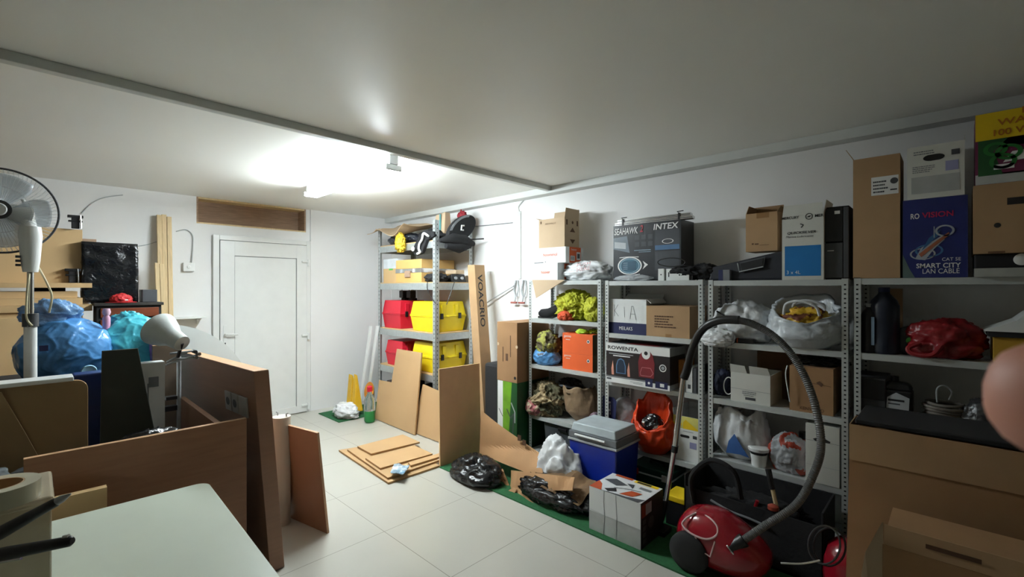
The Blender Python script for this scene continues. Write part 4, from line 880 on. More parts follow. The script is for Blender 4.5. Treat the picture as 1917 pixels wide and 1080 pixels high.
# ---- big carton foreground right
tz = U(1590, 793, y=2.75).z; xl = U(1590, 793, y=2.75).x
q = thing('large_carton', 'very large brown carton standing in the right foreground', 'box', (xl+.42, 3.0, .0108))
c = MB(); hh = tz-.0108
A0 = [(-.42-.02,-.25,0), (.42,-.25,0), (.42,-.05,0), (-.42-.02,-.05,0)]; A1 = [(-.42,-.25,hh-.17), (.42,-.25,hh-.17), (.42,-.05,hh-.17), (-.42,-.05,hh-.17)]
c.hexa(A0, A1, cardb_d)
for a, b in (((-.42,-.255,hh-.17), (.42,-.250,hh)), ((-.42,-.055,hh-.17), (.42,-.05,hh))): c.box(a, b, cardb)
c.box((-.42,-.25,hh-.17), (-.416,-.055,hh), cardb); c.box((.416,-.25,hh-.17), (.42,-.055,hh), cardb); c.build('carton_body', q)
c = MB(); c.box((-.40,-.235,hh+.001), (.40,.14,hh+.025), blackm); c.build('black_lid', q, bevel=.006)
p4 = U(1650, 1000, y=2.2)
q = thing('flap_carton', 'smaller brown carton with a raised side flap in front of the very large carton', 'box', (p4.x+.30, 2.40, .01))
c = MB(); hh = U(1658, 985, y=2.2).z-.01
x0 = U(1652, 985, y=2.2).x-(p4.x+.30)
c.box((x0,-.2,0), (.30,.2,hh-.07), cardb_d); c.prism([(x0+.004,-.2,hh-.068), (.30,-.2,hh-.068), (.30,-.185,hh), (x0+.004,-.185,hh)], (0,.004,0), cardb)
f = Fr(.6, .4, hh, 'front', e=.0012); c.text('FRAGILE', (x0+.15,-.197,hh-.045), (1,0,0), (0,.2,1), .02, ink_br, width=.1) if 0 else None
c.box((x0+.12,-.1965,hh-.04), (x0+.26,-.194,hh-.025), ink_br); c.build('carton_body', q)
c = MB(); xl2 = U(1620, 1080, y=2.18).x-(p4.x+.30); c.prism([(x0-.002,-.2,hh+.01), (x0-.002,-.2,.02), (xl2-.09,-.23,.02), (xl2,-.225,hh-.11)], (.004,0.003,0), kraft); c.build('side_flap', q)

# ================================================================== CORNER RACK CONTENTS
RL = [z+.0008 for z in RZ]
def toolcase(name, label, x0, x1, y0, z, h, d, m, seam=.52, rz=0):
    w = x1-x0; q = thing(name, label, 'case', ((x0+x1)/2, y0+d/2, z), rz); k = min(w, d)*.055; s = h*seam
    c = MB(); c.hexa([(-w/2+k,-d/2+k,0),(w/2-k,-d/2+k,0),(w/2-k,d/2-k,0),(-w/2+k,d/2-k,0)], [(-w/2,-d/2,s),(w/2,-d/2,s),(w/2,d/2,s),(-w/2,d/2,s)], m); c.box((-w/2-.006,-d/2-.006,s-.012), (w/2+.006,d/2+.006,s-.001), m); c.build('case_base', q, bevel=.022)
    c = MB(); c.hexa([(-w/2,-d/2,s),(w/2,-d/2,s),(w/2,d/2,s),(-w/2,d/2,s)], [(-w/2+k,-d/2+k,h),(w/2-k,-d/2+k,h),(w/2-k,d/2-k,h),(-w/2+k,d/2-k,h)], m); c.box((-w/2-.006,-d/2-.006,s), (w/2+.006,d/2+.006,s+.012), m)
    for yy in (-.10, .10): c.box((w/2-k*.9, yy-.03, s+.012), (w/2+.002, yy+.03, h*.9), m)
    c.build('case_lid', q, bevel=.022)
    for yy in (-d*.28, d*.28):
        c = MB(); c.box((w/2+.004,yy-.02,s-.035), (w/2+.018,yy+.02,s+.035), blackp); c.build('latch', q, bevel=.003)
    c = MB(); c.tube([(w/2+.004,-.06,s-.0), (w/2+.035,-.05,s-.0), (w/2+.035,.05,s), (w/2+.004,.06,s)], .010, m); c.build('handle', q, smooth='auto'); return q
toolcase('equipment_case', 'red plastic case on the shelf at door handle height of the corner rack', -5.66, -5.22, 3.33, RL[2], .37, .42, redc)
toolcase('equipment_case', 'yellow plastic case on the same shelf, right of the upper red case', -4.99, -4.49, 3.33, RL[2], .37, .50, yelc)
toolcase('equipment_case', 'red plastic case on the lower shelf behind the stepped board', -5.58, -5.18, 3.33, RL[3], .33, .42, redc)
toolcase('equipment_case', 'yellow plastic case on the lower shelf behind the large upright board', -4.97, -4.49, 3.34, RL[3], .36, .50, yelc)
def dc(mb, w, d, h):
    f = Fr(w, d, h, 'top'); f.rect(mb, .3, 0, .7, .4, mat('sticker_green', (90,190,80), .5))
    f = Fr(w, d, h, 'front'); f.rect(mb, .40, .88, .68, 1, mat('sticker_green', (90,190,80), .5))
p, w, d, h = onshelf(713, 741, RL[1], 503, 3.34, depth=.25); p.x += .055; w -= .03
carton('small_carton', 'small brown carton with a green sticker at the left of the upper rack shelf', 'box', p, w, d, h, deco=dc, m=mdf)
p2, w2, d2, h2 = onshelf(713, 741, RL[1]+h+.001, 485, 3.34, depth=.25); p2.x += .055; w2 -= .03
carton('white_small_box', 'white box on the small brown carton with the green sticker', 'box', p2, w2, d2, h2, m=mat('pale_grey_card', (206, 212, 216), .6))
p, w, d, h = onshelf(741, 789, RL[1], 486, 3.33, depth=.52)
q = thing('instrument_chest', 'tan wooden instrument chest with a silver band and latch on the upper rack shelf', 'chest', p)
ch = mat('tan_chest', (214, 172, 104), .5, var=.02)
c = MB(); c.box((-w/2,-d/2,0), (w/2,d/2,h*.42), ch); c.build('chest_base', q, bevel=.005); c = MB(); c.box((-w/2,-d/2,h*.60), (w/2,d/2,h), ch); c.build('chest_lid', q, bevel=.005)
c = MB(); c.box((-w/2-.003,-d/2-.003,h*.42), (w/2+.003,d/2+.003,h*.60), chrome); c.build('metal_band', q); c = MB(); c.box((-.06,-d/2-.02,h*.22), (.06,-d/2-.003,h*.50), oldwood); c.build('latch_block', q, bevel=.004)
for sx in (-.15, .13): c = MB(); c.box((sx-.025,-d/2-.010,h*.43), (sx+.025,-d/2-.003,h*.58), greyl); c.build('catch', q)
for i, (px0, px1, pyt, yy, lab) in enumerate(((836, 857, 497, 3.42, 'topmost of the small wooden blocks on the black tools'),)):
    pass
c = lump(.20, .10, .06, 101, blackm, crumple=.2, flat=.8); o = solo(c, 'black_tool', 'low black instrument lying beside the tan chest with cables hanging down', 'instrument', smooth=True); o.location = (-4.61, 3.45, RL[1])
q = thing('black_instrument', 'black handheld instrument right of the rack post with knobs', 'instrument', (-4.56, 3.68, RL[1]))
c = MB(); c.hexa([(-.10,-.12,0),(.12,-.12,0),(.12,.12,0),(-.10,.12,0)], [(-.06,-.10,.07),(.10,-.10,.10),(.10,.10,.10),(-.06,.10,.07)], blackp); c.build('body', q, bevel=.008); 
for yy in (-.06, .04): c = MB(); c.lathe([(.018,.0), (.018,.02)], greyl, M=Matrix.Translation((.115,yy,.05)) @ Matrix.Rotation(PI/2, 4, 'Y')); c.build('knob', q)
o = solo(MB().box((-.10,-.07,0), (.10,.07,.05), kraft), 'wooden_block', 'pale block lying on the black instrument at the right of the upper rack shelf', 'block', bevel=.003); o.location = (-4.55, 3.70, RL[1]+.102)
for a, b, e, nm in (((800, 527), (801, 545), (815, 568), 0), ((851, 527), (845, 545), (836, 570), 1)):
    c = MB(); c.tube(spline([U(*a, y=3.29), U(*b, y=3.28), U(*e, y=3.29)] if not nm else [U(*a, x=-4.40), U(*b, x=-4.395), U(*e, x=-4.40)]), .005, blackp)
    solo(c, 'hanging_cable', 'black cable hanging in front of the tan chest shelf' if not nm else 'black cable hanging from the side of the tan chest shelf', 'cable')
q = thing('camera_mount', 'pair of black clamps hanging under the upper rack shelf above the red case', 'clamp', (-5.42, 3.60, RL[2]))
for sx in (-.09, .09):
    c = MB(); c.box((sx-.05,-.04,0), (sx+.05,.04,.40), blackm); c.box((sx-.07,-.06,.40), (sx+.03,.03,.50), blackp); c.box((sx-.02,-.06,.50), (sx+.0,-.04,.56), chrome); c.build('clamp_body', q, bevel=.01)
# top of the rack
o = solo(sheet([(-5.86, 3.22, 2.40), (-4.95, 3.22, 2.46), (-4.95, 3.80, 2.50), (-5.86, 3.80, 2.56)], .006, kraft, amp=.07, seed=6, freq=2.2), 'cardboard_sheet', 'bent sheet of pale cardboard lying over the bags on top of the corner rack', 'cardboard')
c = lump(.32, .19, .09, 103, mat('dark_blue_grey_film', (44, 48, 56), .35, bump=.4, kind='crinkle'), crumple=.25, freq=1.4, flat=.8); o = solo(c, 'dark_bag', 'dark bag at the left on top of the corner rack under the cardboard sheet', 'bag', smooth=True); o.location = (-5.40, 3.55, RL[0])
c = lump(.075, .05, .12, 104, mat('yellow_strap', (222, 188, 50), .5), crumple=.4, flat=.9, folds=.35); o = solo(c, 'yellow_harness', 'yellow strap hanging over the top shelf edge of the corner rack', 'strap', smooth=True); o.location = (-5.10, 3.255, RL[0]-.12)
q = thing('sport_bag', 'black bag with a white wavy logo draped over the front of the top rack shelf', 'bag', (-4.88, 3.40, RL[0]))
c = MB(); nv = [U(770, 470, y=3.27), U(784, 440, y=3.27), U(793, 431, y=3.28), U(812, 433, y=3.28), U(812, 442, y=3.27), U(798, 450, y=3.26), U(789, 474, y=3.25), U(778, 478, y=3.25)]
l0 = Vector(q.location); c.prism([v-l0 for v in nv], (0, .05, 0), blackcloth); c.build('hanging_panel', q, bevel=.01)
c = MB(); c.tube(spline([U(*v, y=3.235)-l0 for v in ((802, 442), (793, 437), (790, 448), (785, 457), (784, 466), (786, 472), (781, 475))]), .014, whitep); c.build('wavy_logo', q, smooth='auto')
c = MB(); c.lathe([(.0,0),(.028,.002),(.028,.012)], whitep, M=Matrix.Translation(U(774, 466, y=3.225)-l0) @ Matrix.Rotation(PI/2, 4, 'X')); c.build('round_logo', q)
c = lump(.26, .14, .10, 106, blackcloth, crumple=.2, freq=1.3, flat=.8); c.build('bag_body', q, smooth=True, loc=(.05, .16, 0))
q = thing('padded_case', 'padded black case with a white emblem leaning up at the right of the rack top', 'bag', (-4.36, 3.56, RL[0]-.02))
c = MB(); pl = []
for i in range(28):
    a = 2*PI*i/28; pl.append(Vector((0, .26*math.cos(a)*.95, .13*math.sin(a)))); 
Mt = Matrix.Translation((.06, .06, .17)) @ Matrix.Rotation(.62, 4, 'X')
c.prism([Mt @ p_ for p_ in pl], (-.07, 0, 0), blackcloth); c.build('lid', q, bevel=.012)
c = MB(); c.prism([Mt @ (Vector((.001, p_.y*1.0, p_.z))) for p_ in pl[3:12]]+[Mt @ Vector((.001, p_.y*.82, p_.z*.8)) for p_ in pl[3:12][::-1]], (.004, 0, 0), greym); c.build('grey_band', q)
c = MB(); c.tube([Mt @ Vector(v) for v in ((.006, .03, .02), (.006, .0, .04), (.006, -.04, .0), (.006, -.01, -.02))], .010, whitep); c.build('emblem', q)
c = MB(); c.tube([(.03, -.27, .0), (.05, -.1, .03), (.04, .1, .02), (.0, .28, .0)], [.02, .07, .075, .03], blackcloth, n=14); c.tube([(.06, -.2, -.06), (.06, 0, -.07), (.03, .2, -.03)], [.03, .065, .03], blackcloth, n=14); c.build('soft_body', q, smooth='auto')
c = MB(); c.tube([U(868, 449, x=-4.30), U(906, 447, x=-4.16)], .008, blackp); solo(c, 'black_rod', 'thin black rod sticking out right of the rack top', 'rod')
q = thing('folded_bag', 'upright beige and teal paper bag on top of the corner rack behind the post', 'bag', (-4.70, 3.62, RL[0]))
c = MB(); c.hexa([(-.14,-.05,.10),(.10,-.05,.10),(.10,.07,.10),(-.14,.07,.10)], [(-.10,-.03,.36),(.09,-.03,.38),(.09,.05,.38),(-.10,.05,.36)], kraft); c.build('paper', q, bevel=.006)
c = MB(); c.box((.0,-.052,.12), (.03,-.046,.36), mat('teal_card', (90, 150, 150), .6)); c.build('teal_strip', q)
c = lump(.09, .05, .13, 108, mat('maroon_cloth', (150, 30, 44), .6, bump=.3), crumple=.35, flat=.8); o = solo(c, 'maroon_cloth', 'maroon cloth bundle right of the rack post on top', 'cloth', smooth=True); o.location = (-4.42, 3.70, RL[0]+.13)
# bottom shelf of the rack
for i, (x0, x1, h, lab) in enumerate(((-5.60, -5.25, .26, 'dark box on the lowest rack shelf at the left'), (-4.95, -4.50, .28, 'black box on the lowest rack shelf beside the post'))):
    carton('dark_box', lab, 'box', ((x0+x1)/2, 3.55, RL[4]), x1-x0, .38, h, m=blackm if i else mat('dark_plum_plastic', (50, 34, 38), .5), bev=.004)
# white boards and tall carton leaning beside the rack
for i, dx in enumerate((0, .075)):
    a = U(697+i*14, 719, y=3.23); c = MB(); x0 = -6.02+dx
    b0 = [Vector((x0, 3.16+.06*i, .0108)), Vector((x0+.06, 3.16+.06*i, .0108)), Vector((x0+.06, 3.18+.06*i, .0108)), Vector((x0, 3.18+.06*i, .0108))]
    b1 = [v+Vector((.20, .06, 1.16)) for v in b0]; c.hexa(b0, b1, whitep)
    solo(c, 'white_profile', ('left' if not i else 'right')+' one of two white plastic profiles leaning against the corner rack', 'profile', bevel=.003)
tl, tr = U(876, 494, x=-4.10), U(905, 494, x=-4.10)
q = thing('long_carton', 'long narrow brown carton leaning against the wall right of the corner rack, lettered sideways', 'box', (-3.98, 3.50, .012))
c = MB(); y0, z1 = 3.50, 2.0
bw = .125
q.location = (-3.83, 3.58, .012)
c = MB(); top = 1.955; sh = Vector((-.30, .10, top))
b0 = [Vector(v) for v in ((-bw/2,-.08,0), (bw/2,-.08,0), (bw/2,.08,0), (-bw/2,.08,0))]; b1 = [v+sh for v in b0]; c.hexa(b0, b1, cardb)
# lettering runs down the right-hand face
Vd = (b1[1]-b0[1]).normalized()
c.text('VOACRIO', b0[1]+Vd*(top*.955)+Vector((.0015, .035, 0)), -Vd, (0, 1, 0), .075, ink, width=.62, bold=True)
c.build('carton_body', q, bevel=.002)
q = thing('black_trolley', 'black hard case with a raised handle behind the large upright board', 'case', (-3.62, 3.66, .0108))
c = MB(); c.box((-.13,-.20,.04), (.13,.20,.86), blackm); c.build('shell', q, bevel=.03); c = MB(); c.tube([(.04,-.10,.86), (.04,-.10,.98), (.04,.06,.98), (.04,.06,.86)], .013, blackp); c.build('handle', q, smooth='auto')
for yy in (-.15, .15): c = MB(); c.lathe([(.04,-.012), (.04,.012)], blackp, M=Matrix.Translation((.10,yy,.04)) @ Matrix.Rotation(PI/2, 4, 'Y')); c.build('wheel', q, smooth='auto')
# tall brown carton standing on green carton
def dc(mb, w, d, h):
    f = Fr(w, d, h, 'front'); f.poly(mb, [(.03, 0), (.62, 0), (.62, 1), (.03, 1)], inkw); f.rect(mb, .3, 0, 1, 1, green_l, 1); f.poly(mb, [(.55, 0), (1, 0), (1, 1), (.75, 1)], green_d, 2)
    f.line(mb, [(.5, .62), (.7, .5), (.85, .58), (.8, .3), (.62, .2)], .012, greyd, 3); f.line(mb, [(.1, .6), (.3, .5)], .008, greyd, 3); f.line(mb, [(.72, .72), (.9, .6), (.9, .45)], .014, greyl, 3)
xg0, xg1 = -3.44, -3.155
p = Vector(((xg0+xg1)/2, 3.35+.26, .0108)); hg = U(945, 714, y=3.35).z-.0108
carton('garden_tool_carton', 'white and green printed carton standing under the tall brown carton', 'box', p, xg1-xg0, .50, hg, deco=dc, m=green_d, bev=.002)
def dc(mb, w, d, h):
    f = Fr(w, d, h, 'front'); f.disc(mb, .05, .62, .016, kraft); f.disc(mb, .98, .60, .016, kraft); f.disc(mb, .9, .08, .016, blackm); f.rect(mb, .44, .35, .56, .47, ink_br, 1); f.rect(mb, .28, .33, .33, .58, ink_br, 1); f.rect(mb, .66, .42, .70, .78, ink_br, 1)
p = Vector((p.x, p.y, .0108+hg+.001)); h = U(945, 603, y=3.35).z-p.z
carton('tall_brown_carton', 'tall brown carton standing on the green printed carton left of the shelves', 'box', p, xg1-xg0, .50, h, deco=dc, m=cardb_d, bev=.002)
# strap and hooks on the wall
q = thing('wall_hooks', 'pair of white metal hooks with reddish ends hanging on the wall below the cable duct', 'hook', (U(974, 560, y=YR).x, YR-.012, U(974, 568, y=YR).z))
for sx in (-.05, .07):
    c = MB(); c.tube(spline([(sx-.01, 0, .27), (sx-.03, -.01, .15), (sx, -.02, .08), (sx, -.03, .02)]), .010, greyl); c.tube([(sx-.045, -.045, .01), (sx+.045, -.045, .01)], .012, mat('rust_end', (160, 90, 80), .6)); c.tube(spline([(sx+.02, 0, .27), (sx+.035, -.01, .16), (sx+.02, -.02, .08)]), .008, greyl); c.build('hook', q, smooth='auto')
c = MB(); c.tube([U(962, 535, y=YR-.03), U(906, 570, y=YR-.05)], .008, greyl); c2 = solo(c, 'wall_strap', 'pale strap stretched from the hooks to the long lettered carton', 'strap')

# ================================================================== FLOOR: BOARDS AND CLUTTER IN THE MIDDLE
def leanboard(name, label, poly, base, ux_, lean, th, m, me=None, cat='board', group=None):
    # poly in board coordinates (s along base, t up the board); base = floor point, ux_ = unit vector along the base, lean = horizontal offset per unit height
    base = Vector(base); ux_ = Vector(ux_).normalized(); up = (Vector((0, 0, 1))+Vector(lean)).normalized(); n = ux_.cross(up).normalized()
    P = [ux_*s+up*t for s, t in poly]; c = MB(); c.prism(P, n*th, m, me or mdf_e); o = c.build(name, bevel=.0012); o.location = base; return tag(o, label, cat, group)
a, b = U(704, 784, z=.001), U(779, 815, z=.001)
leanboard('stepped_board', 'tan stepped board with a notched corner leaning against the corner rack', [(0,0),(.93,0),(.80,.93),(.24,.925),(.25,.50),(-.06,.485)], (a.x, a.y, .004), (b.x-a.x, b.y-a.y, 0), (0, .20, 0), .018, chip)
leanboard('low_board', 'low tan board standing behind the stepped board and the big upright board', [(0,0),(.62,0),(.60,.50),(.0,.56)], (-4.56, 3.10, .004), (1, 0, 0), (0, .25, 0), .018, chip)
a, b = U(822, 876, z=.001), U(899, 854, z=.001)
leanboard('upright_board', 'large brown board standing upright between the corner rack and the torn cardboard', [(0,0),(.50,0),(.49,.925),(.0,.925)], (-3.50, 2.67, .002), (.05, 1, 0), (-.02, 0, 0), -.018, mat('brown_veneer', (204, 162, 122), .5, var=.02), mdf)
def flatboard(label, px, z, th, m=chip):
    P = [U(x, y, z=z) for x, y in px]; c = MB(); c.prism(P, (0, 0, -th), m, mdf_e); return solo(c, 'flat_board', label, 'board', group='boards stacked on the tiles', bevel=.0012)
flatboard('bottom and largest of the boards stacked flat on the tiles', [(634,842),(727,903),(823,871),(735,826)], .020, .018)
flatboard('second board from the bottom of the flat stack on the tiles', [(650,841),(726,894),(822,861),(740,824)], .040, .018)
flatboard('middle board of the flat stack, under the small foil sachet', [(684,857),(712,876),(810,849),(775,833)], .060, .018)
flatboard('farthest of the small boards on top of the flat stack', [(669,835),(695,849),(786,827),(754,813)], .062, .018)
flatboard('narrow strip of board at the right of the flat stack', [(764,865),(769,871),(822,855),(822,848)], .060, .018)
c = sheet([U(731, 884, z=.082), U(755, 888, z=.082), U(767, 870, z=.085), U(738, 867, z=.085)], .006, mat('silver_sachet', (206, 216, 222), .3, rgb2=(70, 120, 150), scale=14), amp=.012, seed=9, freq=14); o = solo(c, 'foil_sachet', 'small crumpled silver and blue sachet lying on the flat boards', 'sachet')
o.location.z = .0615
# corner clutter
q = thing('yellow_paper_bag', 'yellow paper bag standing on the small turf mat in the corner', 'bag', (-5.85, 3.00, .0108))
for i, (dx, w_, h_) in enumerate(((0, .13, .52), (.13, .10, .54))):
    c = MB(); c.hexa([(dx-w_/2,-.07,.05),(dx+w_/2,-.07,.05),(dx+w_/2,.05,.05),(dx-w_/2,.05,.05)], [(dx-w_/2,-.03,h_),(dx+w_/2-.04,-.03,h_),(dx+w_/2-.04,-.01,h_-.02),(dx-w_/2,-.01,h_-.02)], mat('yellow_paper', (222, 176, 36), .5, var=.05, bump=.4, kind='crinkle')); c.build('bag_panel', q, bevel=.006)
c = lump(.20, .13, .10, 111, bagw, crumple=.35, freq=1.7, flat=.6); o = solo(c, 'white_film', 'crumpled white plastic film at the foot of the yellow paper bag', 'film', smooth=True); o.location = (-5.74, 2.86, .0108)
q = thing('green_bottle', 'clear bottle with green liquid and a red cap beside the yellow paper bag', 'bottle', (-5.50, 3.12, .0108)); q.location = (U(692, 500, y=2.95).x, 2.95, .0108)
c = MB(); c.lathe([(.06,0), (.068,.02), (.068,.14)], greenb); c.build('liquid', q, smooth='auto'); c = MB(); c.lathe([(.069,.142), (.069,.26), (.055,.31), (.028,.35), (.026,.38)], mat('clear_bottle', (215, 225, 225), .12, trans=.85, var=0)); c.build('bottle_body', q, smooth='auto'); c = MB(); c.lathe([(.034,.38), (.034,.44), (.02,.45)], redc); c.build('cap', q, smooth='auto')
c = MB(); c.lathe([(.0,0), (.10,.002), (.12,.02)], mat('amber_plastic', (214, 140, 40), .35), M=Matrix.Translation((0,0,.30)) @ Matrix.Rotation(1.35, 4, 'X')); c.box((-.06,.0,0), (.06,.03,.30), kraft); o = solo(c, 'amber_bowl', 'amber round dish propped up behind the red capped bottle', 'dish'); o.location = (-5.66, 3.14, .0108)
# cooler
q = thing('cool_box', 'blue cool box with a light grey lid before the shelves', 'cool box', (-2.06, 3.24, .0108))
c = MB(); c.hexa([(-.20,-.165,0),(.20,-.165,0),(.20,.14,0),(-.20,.14,0)], [(-.22,-.19,.45),(.22,-.19,.45),(.22,.16,.45),(-.22,.16,.45)], blue_c); c.build('body', q, bevel=.01)
c = MB(); c.box((-.228,-.198,.45), (.228,.168,.468), greyl); c.build('rim', q, bevel=.004); c = MB(); c.box((-.222,-.19,.468), (.222,.16,.525), mat('taupe_plastic', (112, 116, 120), .5)); c.build('upper_band', q, bevel=.006)
c = MB(); c.hexa([(-.21,-.18,.525),(.21,-.18,.525),(.21,.15,.525),(-.21,.15,.525)], [(-.195,-.165,.59),(.195,-.165,.59),(.195,.135,.59),(-.195,.135,.59)], mat('cooler_lid_grey', (190, 202, 206), .4)); c.build('lid', q, bevel=.008)
c = MB(); c.tube([(-.15,-.205,.505), (.13,-.205,.505)], .009, whitep); c.build('handle', q, smooth='auto')
# white printed box on mat
a = -1.85; b = -1.455
def dc(mb, w, d, h):
    f = Fr(w, d, h, 'front'); g = greym
    f.line(mb, [(.30, 0), (.32, .4), (.30, .75), (.31, 1)], .004, g); f.line(mb, [(.55, 0), (.56, .5), (.54, .9), (.54, 1)], .004, g); f.line(mb, [(0, .47), (.3, .44), (1, .40)], .002, greyl); 
    mg = mat('mottled_sheet', (198, 200, 198), .5); f.rect(mb, 0, 0, 1, .44, mg)
    f = Fr(w, d, h, 'side'); f.rect(mb, 0, 0, 1, 1, mat('print_dark_brown', (48, 36, 36), .5)); f.rect(mb, .03, .66, .3, .94, mat('print_rust', (150, 62, 34), .5), 1); f.rect(mb, .2, .68, .46, .92, greyl, 2)
    for i in range(4): f.rect(mb, .08, .08+.14*i, .22, .18+.14*i, mat('print_photo_grey', (90, 84, 84), .5), 1)
    f.disc(mb, .45, .45, .04, mat('print_photo_grey', (90, 84, 84), .5), 1)
    f = Fr(w, d, h, 'top'); o2 = mat('print_burnt_orange', (190, 80, 36), .5); k = ink
    f.poly(mb, [(0, 0), (.25, 0), (.12, .3), (0, .42)], o2); f.poly(mb, [(.05, .55), (.2, .75), (.5, .60), (.35, .42)], greyd, 1); f.rect(mb, .1, .9, .45, 1, o2, 1); f.rect(mb, .5, .86, .95, .98, yellow_p, 1); f.rect(mb, .55, .88, .82, .96, k, 2)
    f.poly(mb, [(.55, .10), (.78, .16), (.86, .42), (.66, .40)], o2, 2); f.poly(mb, [(.2, .0), (.95, 0), (1, .2), (.7, .08)], greyd, 1); f.poly(mb, [(.25, .12), (.4, .3), (.48, .16), (.36, .04)], k, 2); f.poly(mb, [(.45, .68), (.62, .52), (.58, .72)], greyd, 3)
    f.rect(mb, .70, .62, .92, .72, greym, 2); f.line(mb, [(.36, .3), (.6, .45), (.8, .5)], .008, greym, 2)
carton('printed_box', 'white taped box with a busy orange and black printed top on the turf mat', 'box', ((a+b)/2, 2.865, .0108), b-a, .31, .298, deco=dc, m=mat('white_glossy_card', (226, 228, 228), .3, var=.01), bev=.002)
# torn cardboard, bin bags, white bag
crd = mat('torn_cardboard', (176, 134, 92), .8, var=.05, scale=4)
def P3(px, py, y): return U(px, py, y=y)
q = thing('torn_carton', 'torn flattened brown cardboard box lying open in front of the cool box', 'cardboard', (-2.75, 2.85, .0108)); l0 = Vector(q.location)
def shp(pts, **k): return sheet([p_-l0 for p_ in pts], .005, crd, **k)
shp([P3(900, 768, 3.02), P3(1010, 850, 3.02), P3(1022, 900, 2.88), P3(895, 848, 2.92)], amp=.022, seed=13, freq=2.3, nu=24, nv=16).build('main_panel', q)
shp([P3(955, 880, 2.86), P3(1075, 893, 2.80), P3(1070, 918, 2.74), P3(952, 916, 2.80)], amp=.02, seed=5, freq=5).build('flap', q)
shp([P3(898, 845, 2.93), P3(940, 876, 2.90), P3(960, 928, 2.75), P3(938, 922, 2.76)], amp=.03, seed=7, freq=6).build('flap', q)
shp([P3(955, 912, 2.78), P3(968, 912, 2.78), P3(1030, 972, 2.66), P3(1022, 976, 2.65)], amp=.012, seed=8, freq=8, nu=4, nv=20).build('torn_strip', q)
shp([P3(935, 935, 2.70), P3(958, 912, 2.76), P3(966, 915, 2.76), P3(948, 942, 2.68)], amp=.012, seed=9, freq=8, nu=4).build('torn_strip', q)
c = MB(); f_ = P3(978, 822, 3.005)-l0; e1 = (P3(1010, 850, 3.0)-P3(900, 768, 3.0)).normalized(); c.box((f_.x-.05,f_.y-.01,f_.z-.02), (f_.x-.01,f_.y-.006,f_.z+.03), ink_br); c.box((f_.x+.01,f_.y-.01,f_.z-.045), (f_.x+.05,f_.y-.006,f_.z+.0), ink_br); c.build('printed_mark', q)
c = lump(.27, .17, .15, 121, blackbag, crumple=.24, freq=1.7, flat=.2); o = solo(c, 'bin_bag', 'shiny black bin bag lying on the tiles left of the torn cardboard', 'bag', smooth=True); o.location = (U(896, 500, y=2.76).x, 2.74, .0108)
c = lump(.36, .16, .11, 123, blackbag, crumple=.28, freq=2.0, flat=.5); o = solo(c, 'bin_bag', 'black bin bag spread out between the torn cardboard and the printed white box', 'bag', smooth=True); o.location = (U(1040, 500, y=2.86).x, 2.88, .0108)
c = sheet([(-2.40, 2.78, .12), (-1.98, 2.76, .10), (-1.92, 2.98, .22), (-2.36, 3.0, .24)], .006, mat('dirty_cardboard', (128, 98, 66), .8, var=.12, scale=12), amp=.03, seed=11, freq=7); solo(c, 'cardboard_scrap', 'dirty cardboard scrap on the black bag beside the printed white box', 'cardboard')
q = thing('white_carrier', 'large crumpled white carrier bag standing before the cool box', 'bag', (U(1042, 500, y=2.98).x, 3.02, .16))
c = lump(.20, .13, .27, 125, bagw, crumple=.26, freq=1.5, flat=.55); c.build('bag_film', q, smooth=True)
q.location.z = .012
q.scale = (1, 1, 1)
# ---- red vacuum cleaner
vc = thing('vacuum_cleaner', 'red and black cylinder vacuum cleaner with a long curved hose and metal tube', 'vacuum cleaner', (-1.0, 2.86, .0108))
l0 = Vector(vc.location)
bm = bmesh.new(); bmesh.ops.create_uvsphere(bm, u_segments=36, v_segments=20, radius=1.0); vs = []
for v in bm.verts:
    x, y, z = v.co; s = lambda t, e: math.copysign(abs(t)**e, t)
    X_, Y_, Z_ = s(x, .75)*.265, s(y, .8)*.16, s(z, .85)*.15
    if Z_ > 0: Z_ *= 1.25-.85*max(0, X_/.3)-.25*max(0, (-X_-.2)/.1)
    vs.append((X_, Y_, max(.03, Z_+.165)))
c = MB(); c.add(vs, [tuple(v.index for v in f.verts) for f in bm.faces], redp); bm.free(); c.build('body', vc, smooth=True)
for sy in (-1, 1):
    for xx, rr in ((-.14, .115),):
        c = MB(); M_ = Matrix.Translation((xx, sy*.155, rr)) @ Matrix.Rotation(-sy*PI/2 if 0 else (PI/2 if sy < 0 else -PI/2), 4, 'X')
        c.lathe([(rr,-.02), (rr,.012), (rr*.9,.022), (rr*.5,.028), (.01,.03)], blackm, M=M_, n=36); c.build('wheel', vc, smooth='auto')
c = MB(); c.tube(spline([(-.21,-.125,.30),(-.23,-.145,.26),(-.17,-.165,.235),(-.08,-.165,.235),(-.03,-.14,.27),(-.05,-.11,.315),(-.15,-.08,.335),(-.21,-.125,.30)]), .006, pinkc if 0 else mat('pale_pink_trim', (226, 190, 190), .3)); c.tube([(-.15,-.166,.235), (-.10,-.172,.16), (-.055,-.172,.145), (-.035,-.155,.235)], .005, MATS['pale_pink_trim']); c.v = [v+Vector((.045,.004,.0)) for v in c.v]; c.build('trim_frame', vc, smooth='auto')
c = MB(); c.box((-.14,-.09,.28), (-.01,.03,.345), redp); c.build('handle_recess', vc, bevel=.02)
HY = 3.06
sock = U(1388, 1014, y=2.77)
c = MB(); sd = (U(1430, 985, y=2.82)-sock).normalized(); c.tube([sock-sd*.07, sock+sd*.02], [.042, .036], blackp, n=18); c.tube([sock-sd*.075, sock-sd*.068], .046, chrome, n=18); c.build('hose_socket', vc, smooth='auto')
c.v = []; 
